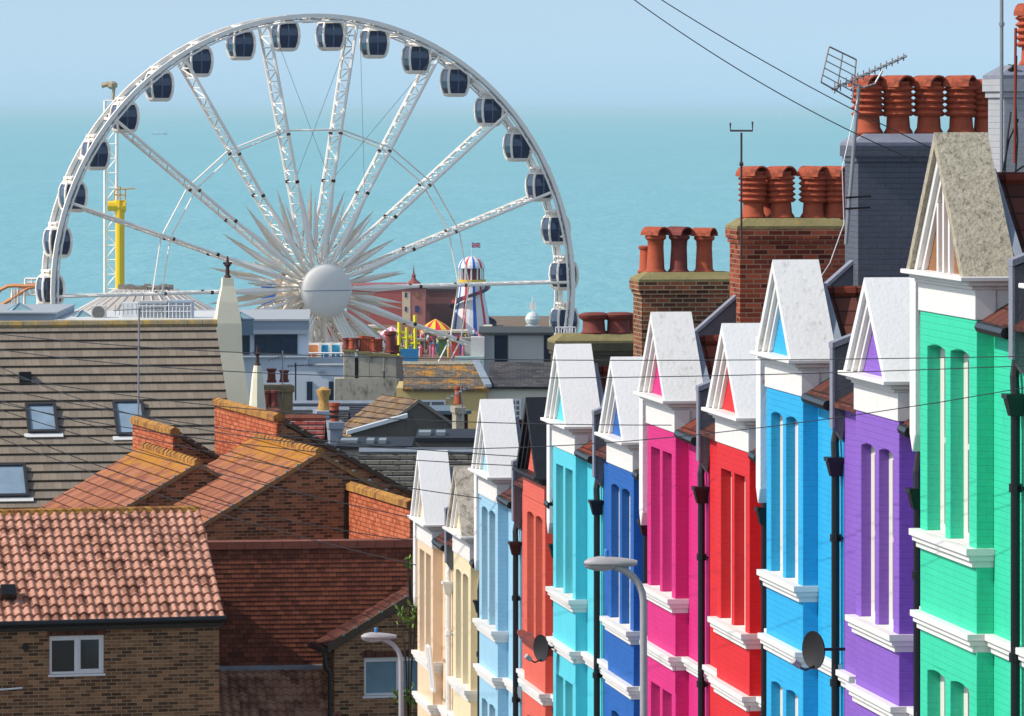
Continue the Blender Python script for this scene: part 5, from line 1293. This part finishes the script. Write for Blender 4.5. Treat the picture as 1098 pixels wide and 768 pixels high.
m = MB(); m.box(xx(468),xx(502),0,3,-1,zz(444)); m.build('wall', tilem('maroon_hung', [(70,30,30),(92,44,42)], .17,.12,.15,.1), t)
m = MB(); m.box(xx(462),xx(504),-.3,3.2,zz(444)+.002,zz(440)); m.build('roof', plain('grey_flat', (96,110,120), .5), t)
stack('short brown chimney with a leaning orange pot and aerial, centre', 489,498,437,448,172, M['stonestain'], [(494,418,TC)])
# filler terraces in the valley, roofs and stacks between the named ones
for i_, (x0,x1,yt,yb,D_,c_) in enumerate(((300,372,440,462,178,'pale'),(520,610,455,500,150,'brown'),(372,470,398,420,300,'slate'),(560,700,392,420,280,'slate'))):
    simple_roof('%s roofed row of houses %s' % (c_, ('behind the ornate chimney pot','behind the coral house gable','behind the red chimney pots','far behind the blue and turquoise gables')[i_]), x0,x1,yt,yb,D_,2.5, SLD if c_ != 'brown' else BRL, REN)

#PART4
# ------------------------------------------------------------------ chimney aerials, poles, wires, birds, plants
def yagi(m, a, b, n, half, tilt_up=0.0):
    a, b = Vector(a), Vector(b); m.tube([a, b], .018, 5); d = (b-a).normalized(); s_ = d.cross(Vector((0,0,1))).normalized()
    for i in range(n):
        c = a+(b-a)*(i+.5)/n; hl = half*(1-.35*i/n); m.tube([c-s_*hl, c+s_*hl], .011, 4); m.tube([c-Vector((0,0,hl*.45)), c+Vector((0,0,hl*.45))], .009, 4)
Dg = 72.2
pb_ = P(907, 262, Dg); pt_ = P(921, 92, Dg)
t = thing('television_aerial', 'large television aerial with mesh reflector on a leaning grey pole against the dark grey chimney', 'aerial', pb_, 0, 'aerials on the chimneys')
m = MB(); top = pt_-pb_; m.tube([(0,0,0), tuple(top)], .026, 8); m.build('mast', M['steel'], t)
m = MB(); q1, q2 = P(884,96,Dg)-pb_, P(972,60,Dg+.25)-pb_; yagi(m, q1+Vector((.1,0,0)), q2, 13, .17)
m.tube([tuple(P(915,90,Dg)-pb_), tuple(P(926,94,Dg)-pb_), tuple(P(938,90,Dg)-pb_), tuple(P(946,76,Dg)-pb_)], .016, 5)
m.build('yagi', M['steel'], t)
m = MB(); A = [P(x,y,d)-pb_ for x,y,d in ((889,50,Dg-.2),(918,64,Dg+.2),(914,107,Dg+.2),(880,88,Dg-.2))]
for i in range(4): m.tube([A[i], A[(i+1)%4]], .012, 4)
for k in range(1,5): f = k/5; m.tube([A[0].lerp(A[3],f), A[1].lerp(A[2],f)], .008, 4)
m.tube([A[0].lerp(A[1],.5), A[3].lerp(A[2],.5)], .012, 4)
m.build('reflector', M['steel'], t)
m = MB(); 
for y_ in (212, 224): c = P(911 if y_ > 215 else 912, y_, Dg)-pb_; m.tube([c+Vector((-.07,-.04,0)), c+Vector((.28,.0,.02))], .014, 5)
m.build('bracket', M['black'], t)
cd = [P(921,100,Dg),P(903,180,Dg-.3),P(905,240,Dg-.3),P(890,282,Dg-1),P(872,310,Dg-2)]
t = thing('loose_cable', 'loose pale cable hanging from the big aerial down to the roof', 'cable', cd[0]); m = MB(); m.tube([q-cd[0] for q in cd], .006, 5); m.build('cable', M['upvc'], t)
Df = 81.6
pf = P(795, 236, Df); t = thing('fork_mast', 'thin rusty mast with a small two pronged fork on the red brick chimney', 'aerial', pf, 0, 'aerials on the chimneys')
m = MB(); up = (236-134)*Df/F; m.tube([(0,0,-.6),(0,0,up-.12)], .017, 5); m.tube([(-.17,0,up+.03),(-.17,0,up-.09),(.17,0,up-.09),(.17,0,up+.05)], .016, 5); m.tube([(-.03,0,up-.6),(.03,0,up-.6)], .03, 5); m.build('mast', plain('rusty_mast', (72,56,52), .7), t)
Dp = 63.2; pp = P(1074, 190, Dp); t = thing('aerial_mast', 'tall bare grey mast beside the pale chimney at the right edge', 'aerial', pp, 0, 'aerials on the chimneys')
m = MB(); m.tube([(0,0,-.5),(0,0,(190+12)*Dp/F)], .022, 8); m.tube([(0,0,(190-28)*Dp/F),(0,0,(190-24)*Dp/F)], .034, 8); m.build('mast', M['steel'], t)
t = thing('cable_bundle', 'rusty pipes and loose cables strapped to the pale chimney at the right edge', 'cables', P(1086, 200, 62.6))
m = MB()
for pts_ in (((1090,60),(1089,110),(1091,150),(1088,200)),((1084,120),(1080,150),(1077,190)),((1075,185),(1082,150),(1092,128)),((1098,178),(1080,190),(1064,194))): m.tube([P(x,y,62.6)-P(1086,200,62.6) for x,y in pts_], .012, 5)
m.build('cables', M['black'], t)
m = MB(); m.tube([P(1089,30,62.6)-P(1086,200,62.6), P(1088,175,62.6)-P(1086,200,62.6)], .018, 6); m.build('pipe', plain('rusty_pipe', (140,60,40), .7), t)
# small crossed aerial among the low roofs
D = 171; q0 = P(497,440,D); t = thing('television_aerial', 'small grey aerial leaning beside the orange pot, centre', 'aerial', q0, 0, 'aerials on the chimneys')
m = MB(); m.tube([(0,0,-.4),(-.1,0,1.0)], .025, 5); yagi(m, (-.55,-.1,.35), (.35,.1,.85), 7, .3); m.build('mast', M['steel'], t)
D = 225; q0 = P(317,432,D); t = thing('television_aerial', 'slender aerial mast in front of the modern blue block', 'aerial', q0, 0, 'aerials on the chimneys')
m = MB(); m.tube([(0,0,-3),(0,0,1.7)], .035, 5); yagi(m, (-.35,0,1.55), (.75,.1,1.6), 9, .16); m.build('mast', M['black'], t)
D = 165; q0 = P(303,402,D); t = thing('television_aerial', 'pale aerial with a long boom above the brown rendered chimney', 'aerial', q0, 0, 'aerials on the chimneys')
m = MB(); m.tube([(0,0,-.8),(0,0,.75)], .02, 5); yagi(m, (-.45,0,.45), (.1,0,.62), 6, .16); m.build('mast', M['steel'], t)
# overhead wires, slack between real end points
n_w = 0
def wire(label, a, b, sag=.4, r=.0045, n=24):
    a, b = Vector(a), Vector(b); t = thing('overhead_wire', label, 'wire', a, 0, 'telephone wires across the rooftops')
    pts = [a.lerp(b, k/n)-Vector((0,0,sag*4*(k/n)*(1-k/n)))-a for k in range(n+1)]
    m = MB(); m.tube(pts, r*a.y/52, 4, r*b.y/52); m.build('cable', WIRE, t)
WIRE = plain('black_cable', (26,28,34), .6)
wire('upper of the two dark wires crossing the sky at top right', P(700,-6,60), P(1110,208,58), .12, .0052)
wire('lower of the two dark wires crossing the sky at top right', P(672,-6,60), P(1110,218,58), .25, .0052)
wire('wire crossing the gables level with the cyan house gable top', P(-20,356,120), P(1110,382,50), .25)
wire('wire just under the topmost one across the middle gables', P(-20,372,120), P(1110,392,50), .35)
wire('wire crossing the lower parts of the middle gables', P(-20,384,118), P(1110,414,50), 1.2)
wire('wire from the upper left to the pale blue house', P(-20,398,118), P(720,456,72), .3)
wire('wire passing in front of the first cream gables', P(-20,412,118), P(600,492,88), .25)
wire('wire ending at the black gable', P(-20,428,118), P(566,500,90), .25)
wire('wire from far left to the peach house gable', P(-20,424,118), P(520,535,95), .2)
wire('low wire over the roof windows to the peach house', P(-20,433,118), P(446,556,104), .15)
wire('lowest wire over the lichened roofs to the peach house front', P(-20,462,118), P(446,606,104), .2)
wire('steep wire over the buff roof to the brick gable wall', P(-20,448,118), P(445,580,112), .4)
# birds
def bird(label, p_, s, c_, rz=0, sit=True):
    t = thing('bird', label, 'bird', p_, rz); m = MB()
    m.lathe([(.001,-.16*s),(.05*s,-.11*s),(.075*s,-.02*s),(.06*s,.07*s),(.035*s,.13*s),(.045*s,.17*s),(.035*s,.21*s),(.001,.235*s)], n=8); o = m.build('body', plain('feathers_%d' % c_[0], c_, .8), t, smooth=True); o.rotation_euler = (math.radians(38),0,0); o.location = (0,0,.14*s)
    m = MB(); m.prism([(-.012*s,.02*s,.30*s-.0),(.012*s,.02*s,.30*s),(0,.02*s,.32*s)], (0,-.10*s-.08*s,-.02*s)); m.build('beak', M['black'], t)
    m = MB(); m.tube([(-.02*s,0,0),(-.02*s,0,.09*s)], .006*s, 4); m.build('leg', M['black'], t); m = MB(); m.tube([(.02*s,0,0),(.02*s,0,.09*s)], .006*s, 4); m.build('leg', M['black'], t)
bird('small black bird perched on top of the pale chimney', P(1082,86,64.0), .6, (20,20,24), 1.2)
# leafy scraps by the far cream house
def plant(label, p_, r, n, seed, h):
    rn = random.Random(seed); t = thing('shrub', label, 'shrub', (p_.x,p_.y,p_.z-h), 0, 'self seeded shrubs'); m = MB(); st = MB()
    for k in range(7):
        a = rn.uniform(0,6.28); e_ = Vector((r*.8*math.cos(a), r*.8*math.sin(a), h+rn.uniform(-.4,.5)*r)); mid = Vector((e_.x*.3,e_.y*.3,h*.6)); st.tube([(0,0,0),mid,e_], .018, 4, .006)
        for j in range(n//7):
            c = mid.lerp(e_, rn.uniform(.75,1))+Vector((rn.gauss(0,r*.22),rn.gauss(0,r*.22),rn.gauss(0,r*.22))); d = Vector((rn.gauss(0,1),rn.gauss(0,1),rn.gauss(0,1))).normalized(); q = d.cross(Vector((rn.random(),rn.random(),.3))).normalized(); L = rn.uniform(.05,.09)
            m.m = rn.choice((0,0,1)); m.poly([c-d*L, c+q*L*.4, c+d*L, c-q*L*.4])
    m.build('leaves', [plain('leaf_green', (78,112,38), .6, .2), plain('leaf_light', (130,150,60), .6, .2)], t); st.build('stems', plain('twig_brown', (60,48,34), .9), t)
plant('leafy buddleia sprouting beside the peach house wall', P(438,652,107), .26, 84, 3, 3.0)
plant('small green shrub at the foot of the curtained window', P(437,744,107), .30, 98, 5, 2.0)
plant('tiny tuft of leaves growing from the wall behind the peach house', P(440,600,108), .12, 35, 8, 2.0)

rn = random.Random(5); m = MB()
cl = [(200,50,60),(230,230,230),(40,60,120),(60,60,60),(230,200,80),(90,150,190),(120,90,70),(220,120,150)]
for i in range(420):
    D_ = rn.uniform(806, 872); x = pierx(rn.uniform(372,532), D_); m.m = rn.randrange(len(cl)); h = rn.uniform(1.5,1.8)
    m.lathe([(.16,0),(.20,.8),(.26,1.35),(.10,1.45),(.12,h)], (x,D_,PZ), 5)
m.build('crowd', [plain('clothes_%d' % k, c_, .8) for k, c_ in enumerate(cl)])['kind'] = 'stuff'
for i, (px0, w_, yt, D_, c_, lab) in enumerate(((470,9,364,812,(70,110,60),'low green hedge topped kiosk on the pier'),(484,8,366,806,(190,60,50),'small red kiosk in front of the striped tower'),(498,10,365,815,(205,200,190),'cream kiosk on the pier near the flat roofed building'),(446,8,366,818,(90,60,50),'dark brown kiosk behind the yellow posts'),(412,7,366,822,(60,130,180),'small bright blue kiosk below the wheel hub'),(396,8,362,828,(225,120,60),'orange kiosk below the wheel hub'),(378,9,360,832,(220,215,200),'white kiosk right of the wheel legs'))):
    block('fairground_stall', lab, 'stall', px0, px0+w_, yt, D_, 3, c_, group='fairground stalls on the pier', roofc=(150,140,120))
